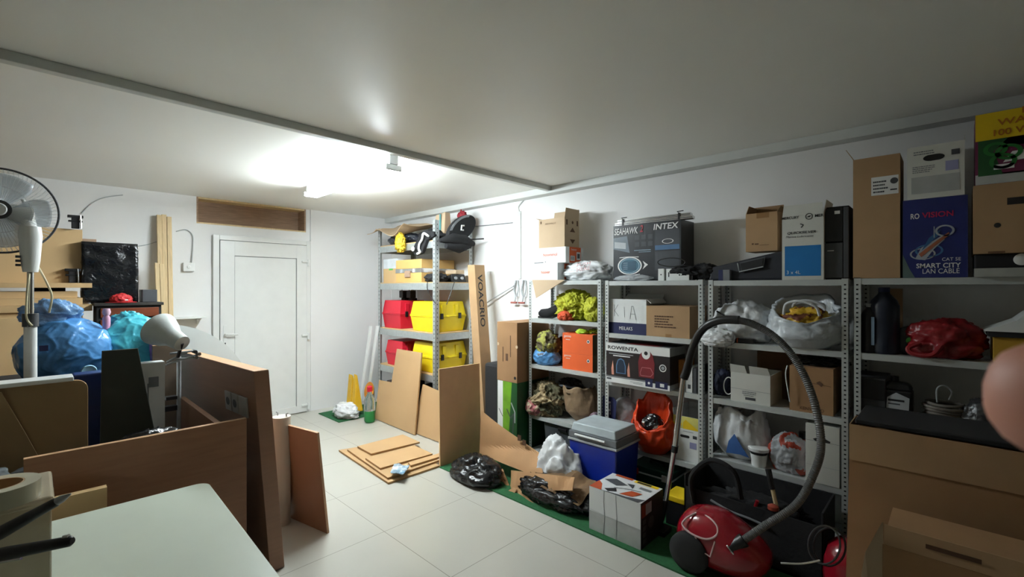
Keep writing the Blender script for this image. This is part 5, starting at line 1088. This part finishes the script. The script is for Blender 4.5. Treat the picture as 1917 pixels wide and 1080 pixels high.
hp = [sock+sd*.0, U(1432, 984, y=2.82), U(1490, 945, y=2.89), U(1522, 890, y=2.96), U(1537, 830, y=3.0), U(1522, 745, y=3.03), U(1490, 675, y=3.05), U(1450, 630, y=3.05), U(1408, 606, y=3.05), U(1378, 599, y=3.06)]
sp_ = spline(hp, 40); rr = [.0205+.0016*(1 if i % 2 else -1) for i in range(len(sp_))]
c = MB(); c.tube([p_-l0 for p_ in sp_], rr, mat('hose_grey', (104, 104, 104), .45), n=14); ho = c.build('hose', vc, smooth='auto')
# fix socket to local coordinates
for o in bpy.data.objects:
    if o.name == 'hose_socket':
        for v in o.data.vertices: v.co = v.co-l0
gp = [U(1384, 599, y=3.06), U(1345, 600, y=3.07), U(1315, 617, y=3.09), U(1297, 650, y=3.11), U(1286, 692, y=3.12), U(1280, 708, y=3.12)]
c = MB(); s2 = spline(gp, 8); c.tube([p_-l0 for p_ in s2], [.027 if i < 14 else .025 if i < 30 else .028 for i in range(len(s2))], blackp, n=16); gr = c.build('hose_grip', vc, smooth='auto')
c = MB(); c.tube([U(1280, 706, y=3.12)-l0, U(1263, 840, y=3.10)-l0], .0195, chrome, n=18); c.tube([U(1263, 838, y=3.10)-l0, U(1246, 940, y=3.08)-l0], .0175, chrome, n=18); c.tube([U(1264, 834, y=3.10)-l0, U(1262, 846, y=3.10)-l0], .022, blackp, n=18); c.build('suction_tube', vc, smooth='auto')
c = MB(); n0 = U(1246, 936, y=3.08)-l0; n1 = n0+Vector((-.02, -.03, -.13)); c.tube([n0, n1, Vector((n1.x, n1.y-.03, .04))], [.022, .022, .02], blackp, n=16); c.box((n1.x-.07, n1.y-.10, 0), (n1.x+.07, n1.y+.02, .035), blackp); c.build('floor_nozzle', vc, bevel=.004)

# ================================================================== LEFT SIDE: COUNTER, TABLE, BENCH
# counter made of brown laminate panels
ct = thing('wooden_counter', 'brown laminate counter with a high slab carrying a socket plate', 'counter', (-2.93, .93, 0))
l0 = Vector(ct.location); ang = math.atan(.08); dr_ = Vector((-math.cos(ang), -math.sin(ang), 0)); nr_ = Vector((-math.sin(ang), math.cos(ang), 0))
def slab_pts(s, off, z): return dr_*s+nr_*off+Vector((0, (.09*(1-z/1.21)), z))
def hx(s0, s1, o0, o1, z0, z1): return [slab_pts(s0,o0,z0)+Vector((0,-.04,0)), slab_pts(s1,o0,z0)+Vector((0,-.04,0)), slab_pts(s1,o1,z0)+Vector((0,-.04,0)), slab_pts(s0,o1,z0)+Vector((0,-.04,0))]
c = MB(); c.hexa(hx(0, 1.42, 0, .085, .004, 1.21)[::-1], [p+Vector((0,0,1.206)) if 0 else q for p, q in zip(hx(0,1.42,0,.085,.004,0)[::-1], hx(0, 1.42, 0, .085, 1.21, 0)[::-1])], beech)
c.build('high_panel', ct, bevel=.003)
c = MB(); c.hexa([v+Vector((0,0,.0)) for v in hx(.002, 1.418, .002, .083, 1.2105, 0)[::-1]], [v+Vector((0,0,.002)) for v in hx(.002, 1.418, .002, .083, 1.2105, 0)[::-1]], beech_l); c.build('top_edging', ct)
def onface(s, z, k=.0): return slab_pts(s, -.001-k, z)+Vector((0,-.04,0))
pw = mat('socket_plate_grey', (176, 172, 166), .4)
for s0, s1 in ((.115, .235), (.245, .345), (.355, .455)):
    c = MB(); c.hexa([onface(s0,.92), onface(s1,.92), onface(s1,1.04), onface(s0,1.04)], [onface(s0,.92,.010), onface(s1,.92,.010), onface(s1,1.04,.010), onface(s0,1.04,.010)], pw); sp_o = c.build('socket_plate', ct, bevel=.002)
    if s0 > .2:
        c = MB(); m_ = (s0+s1)/2; c.add([onface(m_+.03*math.cos(a), .98+.026*math.sin(a), .0115) for a in [i*2*PI/16 for i in range(16)]], [tuple(range(16))], greyd); c.build('socket_hole', sp_o)
for zs in ((-.04, .055),):
    c = MB(); fx = .03
    c.box((fx-.03, -.955-.0, .0), (fx, -.085, .955), walnut)
c.build('front_panel', ct, bevel=.002)
c = MB(); c.box((.001, -.955, .9552), (.029, -.085, .957), beech_l); c.build('front_edging', ct)
c = MB(); c.box((-.90, -.23, .62), (-.001, -.20, .95), beech); c.build('inner_rail', ct, bevel=.002)
c = MB(); c.box((-1.04, -.36, .004), (-1.01, -.20, 1.30), mat('grey_brown_board', (128, 110, 92), .6)); c.box((-1.04, -.36, 1.3005), (-1.01, -.20, 1.303), beech_l); c.build('end_panel', ct)
# white table with rounded corner
tb = thing('white_table', 'white rectangular table in the left foreground with a rounded corner', 'table', (-2.0, -.15, 0)); l0 = Vector(tb.location)
A, B = Vector((-2.645, .595, 0)), Vector((-1.42, .56, 0)); poly = []
cc = A+Vector((.055, -.055, 0))
for i in range(9):
    a = PI-PI/2*i/8; poly.append(cc+Vector((.055*math.cos(a), .055*math.sin(a), 0)))
poly += [B, Vector((-1.42, -.95, 0)), Vector((-2.66, -.95, 0))]
c = MB(); c.prism([p-l0+Vector((0,0,.722)) for p in poly][::-1], (0, 0, .028), mat('table_white', (198, 205, 190), .35, var=.006)); c.build('tabletop', tb, bevel=.003)
for x, y in ((-2.55, .48), (-1.52, .46), (-2.55, -.85), (-1.52, -.85)):
    c = MB(); c.box((x-.02-l0.x, y-.02-l0.y, 0), (x+.02-l0.x, y+.02-l0.y, .722), greyl); c.build('leg', tb)
c = MB(); c.box((-2.80, -.30, .0), (-2.76, .235, .80), mdf); c2 = solo(c, 'spare_board', 'tan board edge showing between the white table and the brown counter', 'board')
c2.location.x = -2.775
# clutter on the table
q = thing('clear_tub', 'clear brownish plastic tub of packing tape on the white table', 'tub', (-2.02, -.13, .751))
c = MB(); c.box((-.13,-.17,0), (.13,.17,.006), tapeclear)
for a, b in (((-.13,-.17,.006), (.13,-.166,.33)), ((-.13,.166,.006), (.13,.17,.33)), ((-.13,-.166,.006), (-.126,.166,.33)), ((.126,-.166,.006), (.13,.166,.33))): c.box(a, b, tapeclear)
c.build('tub_body', q, bevel=.002)
c = MB(); c.box((-.136,-.176,.32), (.136,.176,.345), tapeclear); c.build('tub_rim', q, bevel=.008)
q = thing('tape_roll', 'large roll of clear tape lying on the clear tub at the left edge', 'tape', (-1.935, -.065, .751+.346))
c = MB(); M_ = Matrix.Diagonal((1,1,1,1)); c.lathe([(.052,0), (.085,0), (.085,.05), (.052,.05), (.052,0)], mat('clear_tape', (190, 184, 160), .25, var=.05), n=40, caps=False); c.build('tape', q, smooth='auto')
c = MB(); c.lathe([(.048,0), (.0515,0), (.0515,.05), (.048,.05), (.048,0)], cardb, n=36, caps=False); c.build('core', q, smooth='auto')
for nm, lab, pa, pb, yy, r0, r1 in (('marker_pen', 'black pen with a clear pointed tip over the clear tub', (-40, 1020), (108, 938), 1.16, .016, .0125), ('knife', 'black handled knife with a hole in the grip, lowest at the left edge', (-40, 1046), (136, 1012), 1.10, .015, .013)):
    a, b = U(*pa, t=yy), U(*pb, t=yy+.02); q = thing(nm, lab, 'pen' if nm == 'marker_pen' else 'knife', a)
    c = MB(); d_ = b-a; c.tube([Vector((0,0,0)), d_*.3, d_*.8, d_*.97, d_], [r0, r0*1.05, r1, r1*.95, r1*.6], blackp, n=16); c.build('grip', q, smooth='auto')
    c = MB()
    if nm == 'marker_pen': c.tube([d_, d_*1.06, d_*1.17], [r1*.8, r1*.75, .002], glass if 0 else greyl, n=12); c.build('tip', q, smooth='auto')
    else:
        u1 = d_.normalized(); c.tube([d_*.93+Vector((0,0,r1))-u1*.006, d_*.93+Vector((0,0,r1))+u1*.006], .005, whitep, n=10); c.build('hole', q)
        c = MB(); c.tube([Vector((0,0,-.016)), d_*.45+Vector((0,0,-.018))], .004, chrome); c.build('blade', q)
# bags inside the counter
for (loc, s, m, lab, sd) in (((-3.10, .44, .636), (.13, .19, .17), blackbag, 'glossy black bag piled inside the brown counter below the green board', 131), ((-3.10, .08, .636), (.13, .20, .14), mat('dark_grey_cloth', (62, 66, 70), .7, bump=.3), 'dark grey cloth bag beside the glossy black bag inside the counter', 133), ((-3.08, -.33, .636), (.15, .26, .20), mat('slate_cloth', (74, 82, 84), .75, bump=.2), 'large slate grey bag bulging out left of the brown counter', 135)):
    c = lump(*s, sd, m, crumple=.25, freq=1.8, flat=.7); o = solo(c, 'stuffed_bag', lab, 'bag', smooth=True); o.location = loc
q = solo(MB().box((-3.28, -.60, .0), (-2.94, .68, .635), cardb_d), 'inner_carton', 'brown carton inside the counter carrying the dark bags', 'box')
# boards standing behind the counter
poly = [(-.75, 0), (.206, 0), (.206, 1.16)]+[(.206-.05+.05*math.cos(a), 1.165+.05*math.sin(a)) for a in [PI/2*i/6 for i in range(7)]]+[(-.75, 1.215)]
c = MB(); c.prism([(-3.325, y, z+.002) for y, z in poly], (.025, 0, 0), mat('tan_tabletop', (160, 132, 92), .6, var=.02), mdf_e); solo(c, 'folding_tabletop', 'tan board with a rounded corner standing upright at the left', 'board', bevel=.002)
c = MB(); c.box((-3.40, -.75, 1.2185), (-3.27, .15, 1.24), whitep); solo(c, 'white_shelf_board', 'long narrow white board lying on the tan board with the rounded corner', 'board', bevel=.004)
c = MB(); c.prism([(-3.285, -.70, .64), (-3.285, .10, .64), (-3.285, -.017, .975), (-3.285, -.10, 1.20), (-3.285, -.70, 1.20)], (.012, 0, 0), MATS['tan_tabletop'], pine); o = solo(c, 'diagonal_board', 'tan board with a slanting pale edge at the far left', 'board')
c = MB(); c.prism([(-3.46, .25, .002), (-3.46, .64, .002), (-3.46, .43, 1.344), (-3.46, .272, 1.344)], (.018, 0, 0), mat('dark_green_board', (52, 58, 50), .6, var=.04)); solo(c, 'dark_green_board', 'tapered dark green board standing upright below the turquoise bag', 'board', bevel=.003)
def dc(mb, w, d, h):
    f = Fr(w, d, h, 'side'); f.rect(mb, .35, .88, .75, .93, greym); f.rect(mb, .3, .80, .36, .9, greym, 1); f.rect(mb, .5, .6, .6, .62, greym)
carton('white_printed_carton', 'tall slim white carton with grey print behind the dark green board', 'box', (-3.60, .512, .002), .10, .125, 1.235, deco=dc, m=whitep)
c = MB(); c.box((-3.74, .16, .002), (-3.62, .30, 1.20), mat('navy_plastic', (30, 52, 110), .4)); solo(c, 'blue_panel_box', 'dark blue upright box between the tan rounded board and the green board', 'box', bevel=.01)
# adjustable lamp
lp = U(323, 668, x=-3.60)
q = thing('work_lamp', 'grey adjustable lamp with a bell shade on a thin pole beside the counter', 'lamp', (-3.60, .655, .002)); l0 = Vector(q.location); kx = lp.y-.655
pole_top = Vector((0, 0, lp.z-.002))
c = MB(); c.lathe([(.10,0), (.10,.015), (.02,.025)], greyl); c.build('base', q, smooth='auto')
c = MB(); c.tube([(0,0,.02), pole_top], .012, greyl, n=12); c.build('pole', q, smooth='auto')
J = lambda px, py, x=-3.57: U(px, py, x=x)-l0
for aa, bb in (((310, 683), (370, 664)), ((318, 662), (368, 656)), ((312, 678), (352, 658)), ((326, 672), (372, 670))):
    c = MB(); c.tube([J(*aa), J(*bb)], .0065, greyl, n=8); c.build('arm', q, smooth='auto')
for pp in ((364, 658), (366, 668), (371, 662)):
    c = MB(); j = J(*pp); c.tube([j+Vector((-.03,0,0)), j+Vector((.03,0,0))], .012, greyd if pp[0] == 364 else chrome, n=10); c.build('joint_knob', q, smooth='auto')
c = MB(); s0, s1 = U(341, 643, x=-3.50)-l0, U(301, 618, x=-3.66)-l0; ax = (s1-s0); Ln = ax.length; ax.normalize()
rotM = Matrix.Translation(s0) @ ax.to_track_quat('Z', 'Y').to_matrix().to_4x4()
c.lathe([(.0,-.002), (.048,0), (.052,.03), (.058,.09), (.088,.15), (.105,.20), (.108,Ln+.02), (.104,Ln+.02), (.10,.20), (.05,.08), (.0,.07)], mat('lamp_grey', (200, 206, 202), .45), n=32, M=rotM); c.build('shade', q, smooth='auto')
c = MB(); c.tube([s0, J(333, 668)], .010, blackp); c.build('swivel', q)
c = MB(); c.box((-.03,-.08,pole_top.z-.34), (.02,-.012,pole_top.z-.31), blackp); c.box((-.03,-.07,pole_top.z-.27), (.02,-.012,pole_top.z-.25), blackp); c.build('clamp', q)
# round tabletop
c = MB(); n = 64; c.prism([(-4.735, .70+.70*math.cos(2*PI*i/n), .702+.70*math.sin(2*PI*i/n)) for i in range(n)], (.025, 0, 0), mat('round_top_grey', (206, 208, 204), .4, var=.01), beech_l); solo(c, 'round_tabletop', 'round pale grey tabletop standing on edge between the counter and the door', 'tabletop')
# white roll and small panel
q = thing('white_roll', 'white cylindrical roll standing on end beside the small leaning panel', 'roll', (-3.50, 1.245, .001))
c = MB(); c.lathe([(.062,0), (.062,.77), (.05,.772)], mat('roll_cream', (206, 196, 182), .5, var=.01), n=28); c.build('tube_body', q, smooth='auto')
for a in (.6, 3.4): c = MB(); c.tube([(.04*math.cos(a), .04*math.sin(a), .77), (.04*math.cos(a), .04*math.sin(a), .79), (.055*math.cos(a), .055*math.sin(a), .795)], .005, greyl); c.build('hook', q)
a, b = U(543, 965, z=.001), U(617, 997, z=.001)
leanboard('side_panel_board', 'small brown panel with pale edges leaning between the white roll and the open floor', [(0,0),(.455,0),(.455,.715),(.0,.715)], (a.x, a.y, .002), (b.x-a.x, b.y-a.y, 0), (.0, -.10, 0), .018, mat('brown_veneer_b', (150, 108, 80), .5, var=.02), beech_l)
# workbench with bags
q = thing('workbench', 'dark low workbench carrying the blue and turquoise bags', 'workbench', (-4.33, -.1, 0))
c = MB(); c.box((-.34,-.75,1.06), (.34,.72,1.10), blackm); c.build('worktop', q, bevel=.003); c = MB(); c.box((-.30,-.72,.12), (.30,.69,1.06), greyd); c.build('cabinet', q)
for x in (-.28, .28):
    for y in (-.68, .65): c = MB(); c.box((x-.03,y-.03,0), (x+.03,y+.03,.12), blackm); c.build('leg', q)
q = thing('blue_bag', 'large stuffed blue plastic bag on the workbench next to the fan pole', 'bag', (-4.22, .165, 1.101))
lump(.20, .245, .22, 141, bagblue, crumple=.11, freq=1.15, flat=.75, sub=6).build('bag_film', q, smooth=True)
c = lump(.06, .13, .09, 142, mat('pale_blue_film', (110, 160, 210), .3, bump=.5, kind='crinkle', alpha=.8), crumple=.35, freq=1.4, flat=.9); c.build('gathered_top', q, smooth=True, loc=(.0, -.08, .34))
c = MB(); c.lathe([(.022,0), (.030,.006), (.040,.0), (.036,.02), (.022,.015)], mat('pale_cyan_plastic', (170, 214, 240), .2), M=Matrix.Translation((.20,.09,.06)) @ Matrix.Rotation(PI/2, 4, 'Y')); c.build('cup', q, smooth='auto')
c = MB(); c.box((.205,-.135,.21), (.21,-.095,.245), navy); c.build('logo_patch', q)
q = thing('turquoise_bag', 'turquoise plastic bag on the workbench right of the blue bag', 'bag', (-4.26, .50, 1.101))
lump(.16, .21, .215, 143, bagturq, crumple=.12, freq=1.2, flat=.8, sub=6).build('bag_film', q, smooth=True)
c = lump(.05, .09, .06, 144, bagturq, crumple=.3); c.build('gathered_top', q, smooth=True, loc=(-.02, -.02, .33))
c = lump(.05, .065, .17, 145, bagpurp, crumple=.25, freq=1.8, flat=.9); o = solo(c, 'lilac_bag', 'small lilac and pink plastic bag hanging at the right of the turquoise bag', 'bag', smooth=True); o.location = (-4.06, .64, 1.12)
q = thing('pink_bottle', 'tiny pink capped bottle peeking out between the blue and turquoise bags', 'bottle', (-4.20, .355, 1.40)); c = MB(); c.lathe([(.02,0), (.022,.09), (.012,.11)], mat('pink_plastic', (214, 160, 190), .4)); c.build('bottle_body', q, smooth='auto'); c = MB(); c.lathe([(.018,.11), (.024,.13), (.018,.155)], mat('pale_pink_plastic', (226, 190, 210), .4)); c.build('cap', q, smooth='auto')
# pedestal fan
FN = U(0, 394, t=2.43); fx, fy = U(57, 500, t=2.47).x, U(57, 500, t=2.47).y
q = thing('pedestal_fan', 'white pedestal fan with a round grille and transparent blades at the left edge', 'fan', (fx, fy, .002)); l0 = Vector(q.location)
zt = U(57, 500, t=2.47).z-.002
c = MB(); c.lathe([(.20,0), (.20,.02), (.16,.04), (.04,.06)], whitep, n=36); c.build('base', q, smooth='auto')
c = MB(); c.tube([(0,0,.05), (0,0,U(57, 612, t=2.47).z)], .026, whitep, n=18); c.build('lower_pole', q, smooth='auto')
c = MB(); z_ = U(57, 598, t=2.47).z; c.tube([(0,0,z_-.04), (0,0,z_+.03)], .032, greyd, n=18); c.build('height_collar', q, smooth='auto')
c = MB(); c.tube([(0,0,z_), (0,0,zt+.03)], .014, chrome, n=14); c.build('upper_pole', q, smooth='auto')
zb, zh = U(57, 510, t=2.47).z, U(57, 425, t=2.47).z
c = MB(); c.tube([(0,0,zb), (0,0,zb+.06), (0,0,zh-.05), (0,0,zh)], [.030, .038, .047, .042], whitep, n=20); c.build('control_body', q, smooth='auto')
for i in range(3): c = MB(); c.box((.0,-.055,zb+.03+.022*i), (.03,-.035,zb+.042+.022*i), greyd); c.build('button', q)
hubw = FN; vdir = (Vector((0,0,CAMZ))-hubw); vdir.z = 0; vdir.normalize(); fd = Matrix.Rotation(-.12, 3, 'Z') @ vdir   # facing direction
hub = hubw-l0; back = U(52, 405, t=2.50)-l0
c = MB(); c.tube([hub-fd*.02, hub*.6+back*.4-fd*.02, back, back-fd*.05], [.03, .05, .055, .03], whitep, n=20); c.tube([(0,0,zh-.02), back-Vector((0,0,.02))], .03, whitep, n=14); c.tube([back+Vector((0,0,.04)), back+Vector((0,-.02,.09))], .008, whitep); c.build('motor_housing', q, smooth='auto')
rm = fd.to_track_quat('Z', 'Y').to_matrix().to_4x4(); MF = Matrix.Translation(hub) @ rm; R_ = .222
c = MB()
def circ(r, z, n=72): return [MF @ Vector((r*math.cos(2*PI*i/n), r*math.sin(2*PI*i/n), z)) for i in range(n+1)]
c.tube(circ(R_, 0), .0055, greyd, n=8, caps=False); c.build('grille_rim', q, smooth='auto')
wire = mat('grille_wire', (210, 214, 216), .4)
for sg, nm in ((1, 'front_grille'), (-1, 'rear_grille')):
    c = MB()
    for i in range(72):
        a = 2*PI*i/72; pp = [MF @ Vector((r*math.cos(a+tw), r*math.sin(a+tw), sg*z)) for r, z, tw in ((.045, .055, 0), (.12, .052, .05), (.19, .035, .1), (R_, .0, .13))]; c.tube(pp, .0009, wire, n=4, caps=False)
    c.tube(circ(.12, sg*.052), .001, wire, n=5, caps=False); c.build(nm, q)
c = MB(); c.lathe([(.0,.070), (.030,.069), (.034,.062)], whitep, M=MF, n=28); c.build('centre_cap', q, smooth='auto'); c = MB(); c.lathe([(.034,.058), (.050,.058), (.050,.048)], greyd, M=MF, n=28, caps=True); c.build('hub_ring', q, smooth='auto')
bl = mat('translucent_blade', (214, 222, 228), .25, alpha=.55, var=0)
for k in range(5):
    a0 = 2*PI*k/5; c = MB(); vs = []; nu, nv = 10, 8
    for i in range(nu+1):
        r = .03+(.195-.03)*i/nu
        for j in range(nv+1):
            t_ = j/nv-.5; wd = .55+.5*math.sin(PI*min(1, i/nu*.9)); vs.append(MF @ Vector((r*math.cos(a0+t_*wd), r*math.sin(a0+t_*wd), t_*.05*(1-.3*i/nu))))
    c.add(vs, [(i*(nv+1)+j, (i+1)*(nv+1)+j, (i+1)*(nv+1)+j+1, i*(nv+1)+j+1) for i in range(nu) for j in range(nv)], bl); c.build('blade', q, smooth=True, solid=.002)
c = MB(); c.tube(spline([U(70, 497, t=2.50)-l0, U(88, 530, t=2.52)-l0, U(97, 555, t=2.54)-l0, U(92, 585, t=2.56)-l0]), .005, mat('cream_cable', (226, 216, 180), .5)); c.tube(spline([U(54, 512, t=2.44)-l0, U(50, 560, t=2.44)-l0, U(50, 595, t=2.44)-l0, U(60, 610, t=2.44)-l0]), .005, MATS['cream_cable']); c.build('power_cable', q, smooth='auto')
# mdf store
q = thing('mdf_cabinet', 'pale board cabinet behind the blue bag carrying stacked boards', 'cabinet', (-5.70, -.40, 0))
c = MB(); c.box((-.35,-.70,.0), (.35,.70,1.50), mdf); c.build('carcass', q, bevel=.003); c = MB(); c.box((.35,-.68,.75), (.368,.60,1.46), mdf); c.build('door', q, bevel=.002); c = MB(); c.box((.352,.64,.5), (.372,.69,1.45), mat('blue_edge_strip', (70, 110, 190), .5)); c.build('edge_strip', q)
z = 1.5005
for i, (x1, y1, lab) in enumerate(((-5.33, .36, 'lowest of the three boards stacked on the pale cabinet'), (-5.36, .30, 'middle of the three boards stacked on the pale cabinet'), (-5.40, .27, 'top one of the three boards stacked on the pale cabinet'))):
    c = MB(); c.box((-6.05, -1.1, z), (x1, y1, z+.055), mdf); solo(c, 'stacked_board', lab, 'board', group='boards stacked on the pale cabinet', bevel=.002); z += .0556
c = MB(); c.box((-6.05, -1.1, z+.03), (-5.36, .36, z+.07), mdf); c.box((-6.0,-1.0,z), (-5.5,-.6,z+.03), blackm); c.box((-6.0,.0,z), (-5.5,.2,z+.03), blackm); solo(c, 'long_shelf_board', 'long pale board lying level above the stacked boards', 'board', bevel=.002)
z += .0705
c = MB(); c.prism([(-5.50, -1.1, z), (-5.50, .24, z), (-5.50, .24, z+.06), (-5.50, .305, z+.10), (-5.50, .305, 2.20), (-5.50, -.1, 2.205), (-5.50, -.1, 2.10), (-5.50, -1.1, 2.08)], (.03, 0, 0), mdf); solo(c, 'notched_panel', 'upright pale panel with a notched corner held by black clamps', 'panel', bevel=.002)
c = MB(); c.box((-5.60, .20, z), (-5.54, .345, z+.2), mdf); solo(c, 'small_offcut', 'small pale offcut standing beside the blue strip', 'board')
c = MB(); c.box((-5.60, .35, z-.07), (-5.50, .385, z+.20), MATS['blue_edge_strip']); o = solo(c, 'blue_strip', 'narrow blue strip standing at the end of the long pale board', 'strip')
c = MB(); c.box((-5.62, .31, 2.085), (-5.54, .40, 2.13), oldwood); c.box((-5.62,.345,z+.2005), (-5.54,.38,2.085), oldwood); solo(c, 'wood_offcut', 'brown wood offcut right of the notched pale panel', 'board')
for nm, (px, py, z0_, h_), lab in (('bar_clamp', (141, 0, 2.205, .11), 'black clamp gripping the top of the notched pale panel'), ('bar_clamp', (136, 0, z, .12), 'black clamp standing on the long board below the notched pale panel')):
    a = U(px, 500, x=-5.45); q = thing(nm, lab, 'clamp', (-5.44, a.y, z0_+.0005))
    c = MB(); c.box((-.02,-.025,0), (.02,.025,h_), blackm); c.build('jaw', q, bevel=.004); c = MB(); c.box((-.025,-.05,h_-.02), (.025,.05,h_+.002), blackp); c.box((-.022,-.045,h_*.5), (.022,.045,h_*.62), blackp); c.build('bar', q, bevel=.003); c = MB(); c.tube([(.03,.03,h_), (.03,.035,0)], .006, chrome); c.build('screw', q)
# chest with reddish panels
q = thing('wooden_dresser', 'dark wooden dresser with red brown drawer fronts behind the turquoise bag', 'dresser', (-5.38, .58, 0))
c = MB(); c.box((-.18,-.20,0), (.12,.245,1.54), blackm); c.build('carcass', q, bevel=.003); c = MB(); c.box((-.20,-.215,1.54), (.14,.26,1.565), mat('dresser_top', (52, 50, 46), .5)); c.build('top', q, bevel=.003)
for z0_, z1_ in ((1.44, 1.52), (1.30, 1.42), (1.14, 1.28)):
    c = MB(); c.box((.12,-.175,z0_), (.132,.225,z1_), redwood); dd = c.build('drawer', q, bevel=.004); c = MB(); c.lathe([(.010,0), (.014,.02)], blackp, M=Matrix.Translation((.132,.02,(z0_+z1_)/2)) @ Matrix.Rotation(PI/2, 4, 'Y')); c.build('knob', dd)
c = lump(.10, .19, .27, 151, blackbag, crumple=.05, freq=1.6, flat=.95)
q = thing('wrapped_parcel', 'flat square parcel wrapped in shiny black film on the dark dresser', 'parcel', (-5.46, .485, 1.566))
bm = bmesh.new(); bmesh.ops.create_cube(bm, size=1); bmesh.ops.subdivide_edges(bm, edges=bm.edges[:], cuts=14, use_grid_fill=True); vs = []
for v in bm.verts:
    p_ = Vector((v.co.x*.12, v.co.y*.375, (v.co.z+.5)*.53)); k = .012*(1-abs(noise.noise(p_*9))*3); vs.append(p_+Vector((v.co.x*2, v.co.y*.8, 0))*k)
c = MB(); c.add(vs, [tuple(v.index for v in f.verts) for f in bm.faces], blackbag); bm.free(); c.build('film_wrap', q, smooth=True)
c = MB(); c.box((-5.56, .70, 1.566), (-5.36, .81, 1.68), greyd); solo(c, 'grey_block_box', 'dark grey box on the dresser right of the wrapped parcel', 'box', bevel=.004)
q = thing('baseball_hat', 'red cap with white trim lying on the front edge of the dark dresser', 'hat', (-5.29, .545, 1.566)); c = lump(.06, .075, .05, 153, mat('red_cloth', (190, 36, 40), .6), crumple=.2, flat=.5); c.build('crown', q, smooth=True)
c = MB(); c.lathe([(.0,0), (.10,.0), (.105,.006), (.07,.010)], mat('red_cloth', (190,36,40), .6), M=Matrix.Diagonal((.6, 1.05, 1, 1)), n=24); c.build('brim', q, smooth='auto'); c = MB(); c.box((.055,-.0,.02), (.06,.04,.03), whitep); c.build('white_trim', q)
# battens
for i, (dy, h_, x_) in enumerate(((0, 2.50, -6.34), (.045, 2.51, -6.35), (.09, 2.49, -6.34))):
    c = MB(); y_ = .955+dy; b0 = [Vector((x_+.18, y_, .002)), Vector((x_+.22, y_, .002)), Vector((x_+.22, y_+.042, .002)), Vector((x_+.18, y_+.042, .002))]; c.hexa(b0, [v+Vector((-.22, 0, h_)) for v in b0], pine)
    solo(c, 'pine_batten', ('left', 'middle', 'right')[i]+' one of the three tall pine battens leaning on the wall', 'batten', group='tall pine battens', bevel=.002)
for i, (dy, h_) in enumerate(((0, 1.96), (.04, 1.95))):
    c = MB(); y_ = .905+dy; b0 = [Vector((-5.98, y_+.03, .002)), Vector((-5.94, y_+.03, .002)), Vector((-5.94, y_+.066, .002)), Vector((-5.98, y_+.066, .002))]; c.hexa(b0, [v+Vector((-.18, -.03, h_)) for v in b0], pine)
    solo(c, 'short_pine_batten', ('left', 'right')[i]+' one of the two shorter pine battens in front of the tall ones', 'batten', group='short pine battens', bevel=.002)
# ================================================================== HAND AT THE RIGHT EDGE (a fingertip held close to the lens)
hd_ = thing('person', 'fingertip of a bare hand held close to the lens at the right edge', 'person', U(1838, 748, t=.088))
l0 = Vector(hd_.location); rt = Vector((cs, sn, 0)); fw = Vector((-sn, cs, 0)); up = Vector((0, 0, 1))
def hp_(a, b, c_): return rt*a+fw*b+up*c_
me = bpy.data.meshes.new('hand'); V = []; Ed = []; Rr = []
def add(p, r, par=None):
    V.append(tuple(p)); Rr.append(r); i = len(V)-1
    if par is not None: Ed.append((par, i))
    return i
w0 = add(hp_(.118, -.075, -.055), .026); k0 = add(hp_(.088, -.05, -.035), .024, w0); arm = add(hp_(.165, -.13, -.11), .027, w0)
i1 = add(hp_(.066, -.030, -.014), .0145, k0); i2 = add(hp_(.040, -.010, -.004), .0135, i1); i3 = add(hp_(.018, .0, 0), .0138, i2); i4 = add(hp_(.0045, .0, 0), .0118, i3)
for dz in (-.024, -.044, -.062):
    a = add(hp_(.074, -.032, -.018+dz), .0105, k0); b = add(hp_(.058, -.008, -.020+dz), .0095, a); add(hp_(.078, .004, -.022+dz), .0085, b)
a = add(hp_(.098, -.085, -.018), .013, w0); b = add(hp_(.072, -.078, .004), .0105, a); add(hp_(.052, -.07, .016), .009, b)
me.from_pydata(V, Ed, []); ho = bpy.data.objects.new('hand', me); COL.objects.link(ho); ho.parent = hd_
md = ho.modifiers.new('skin', 'SKIN'); md.use_smooth_shade = True
for i, sv in enumerate(me.skin_vertices[0].data): sv.radius = (Rr[i], Rr[i]); sv.use_root = (i == 0)
md = ho.modifiers.new('sub', 'SUBSURF'); md.levels = 2; md.render_levels = 2
me.materials.append(skin)
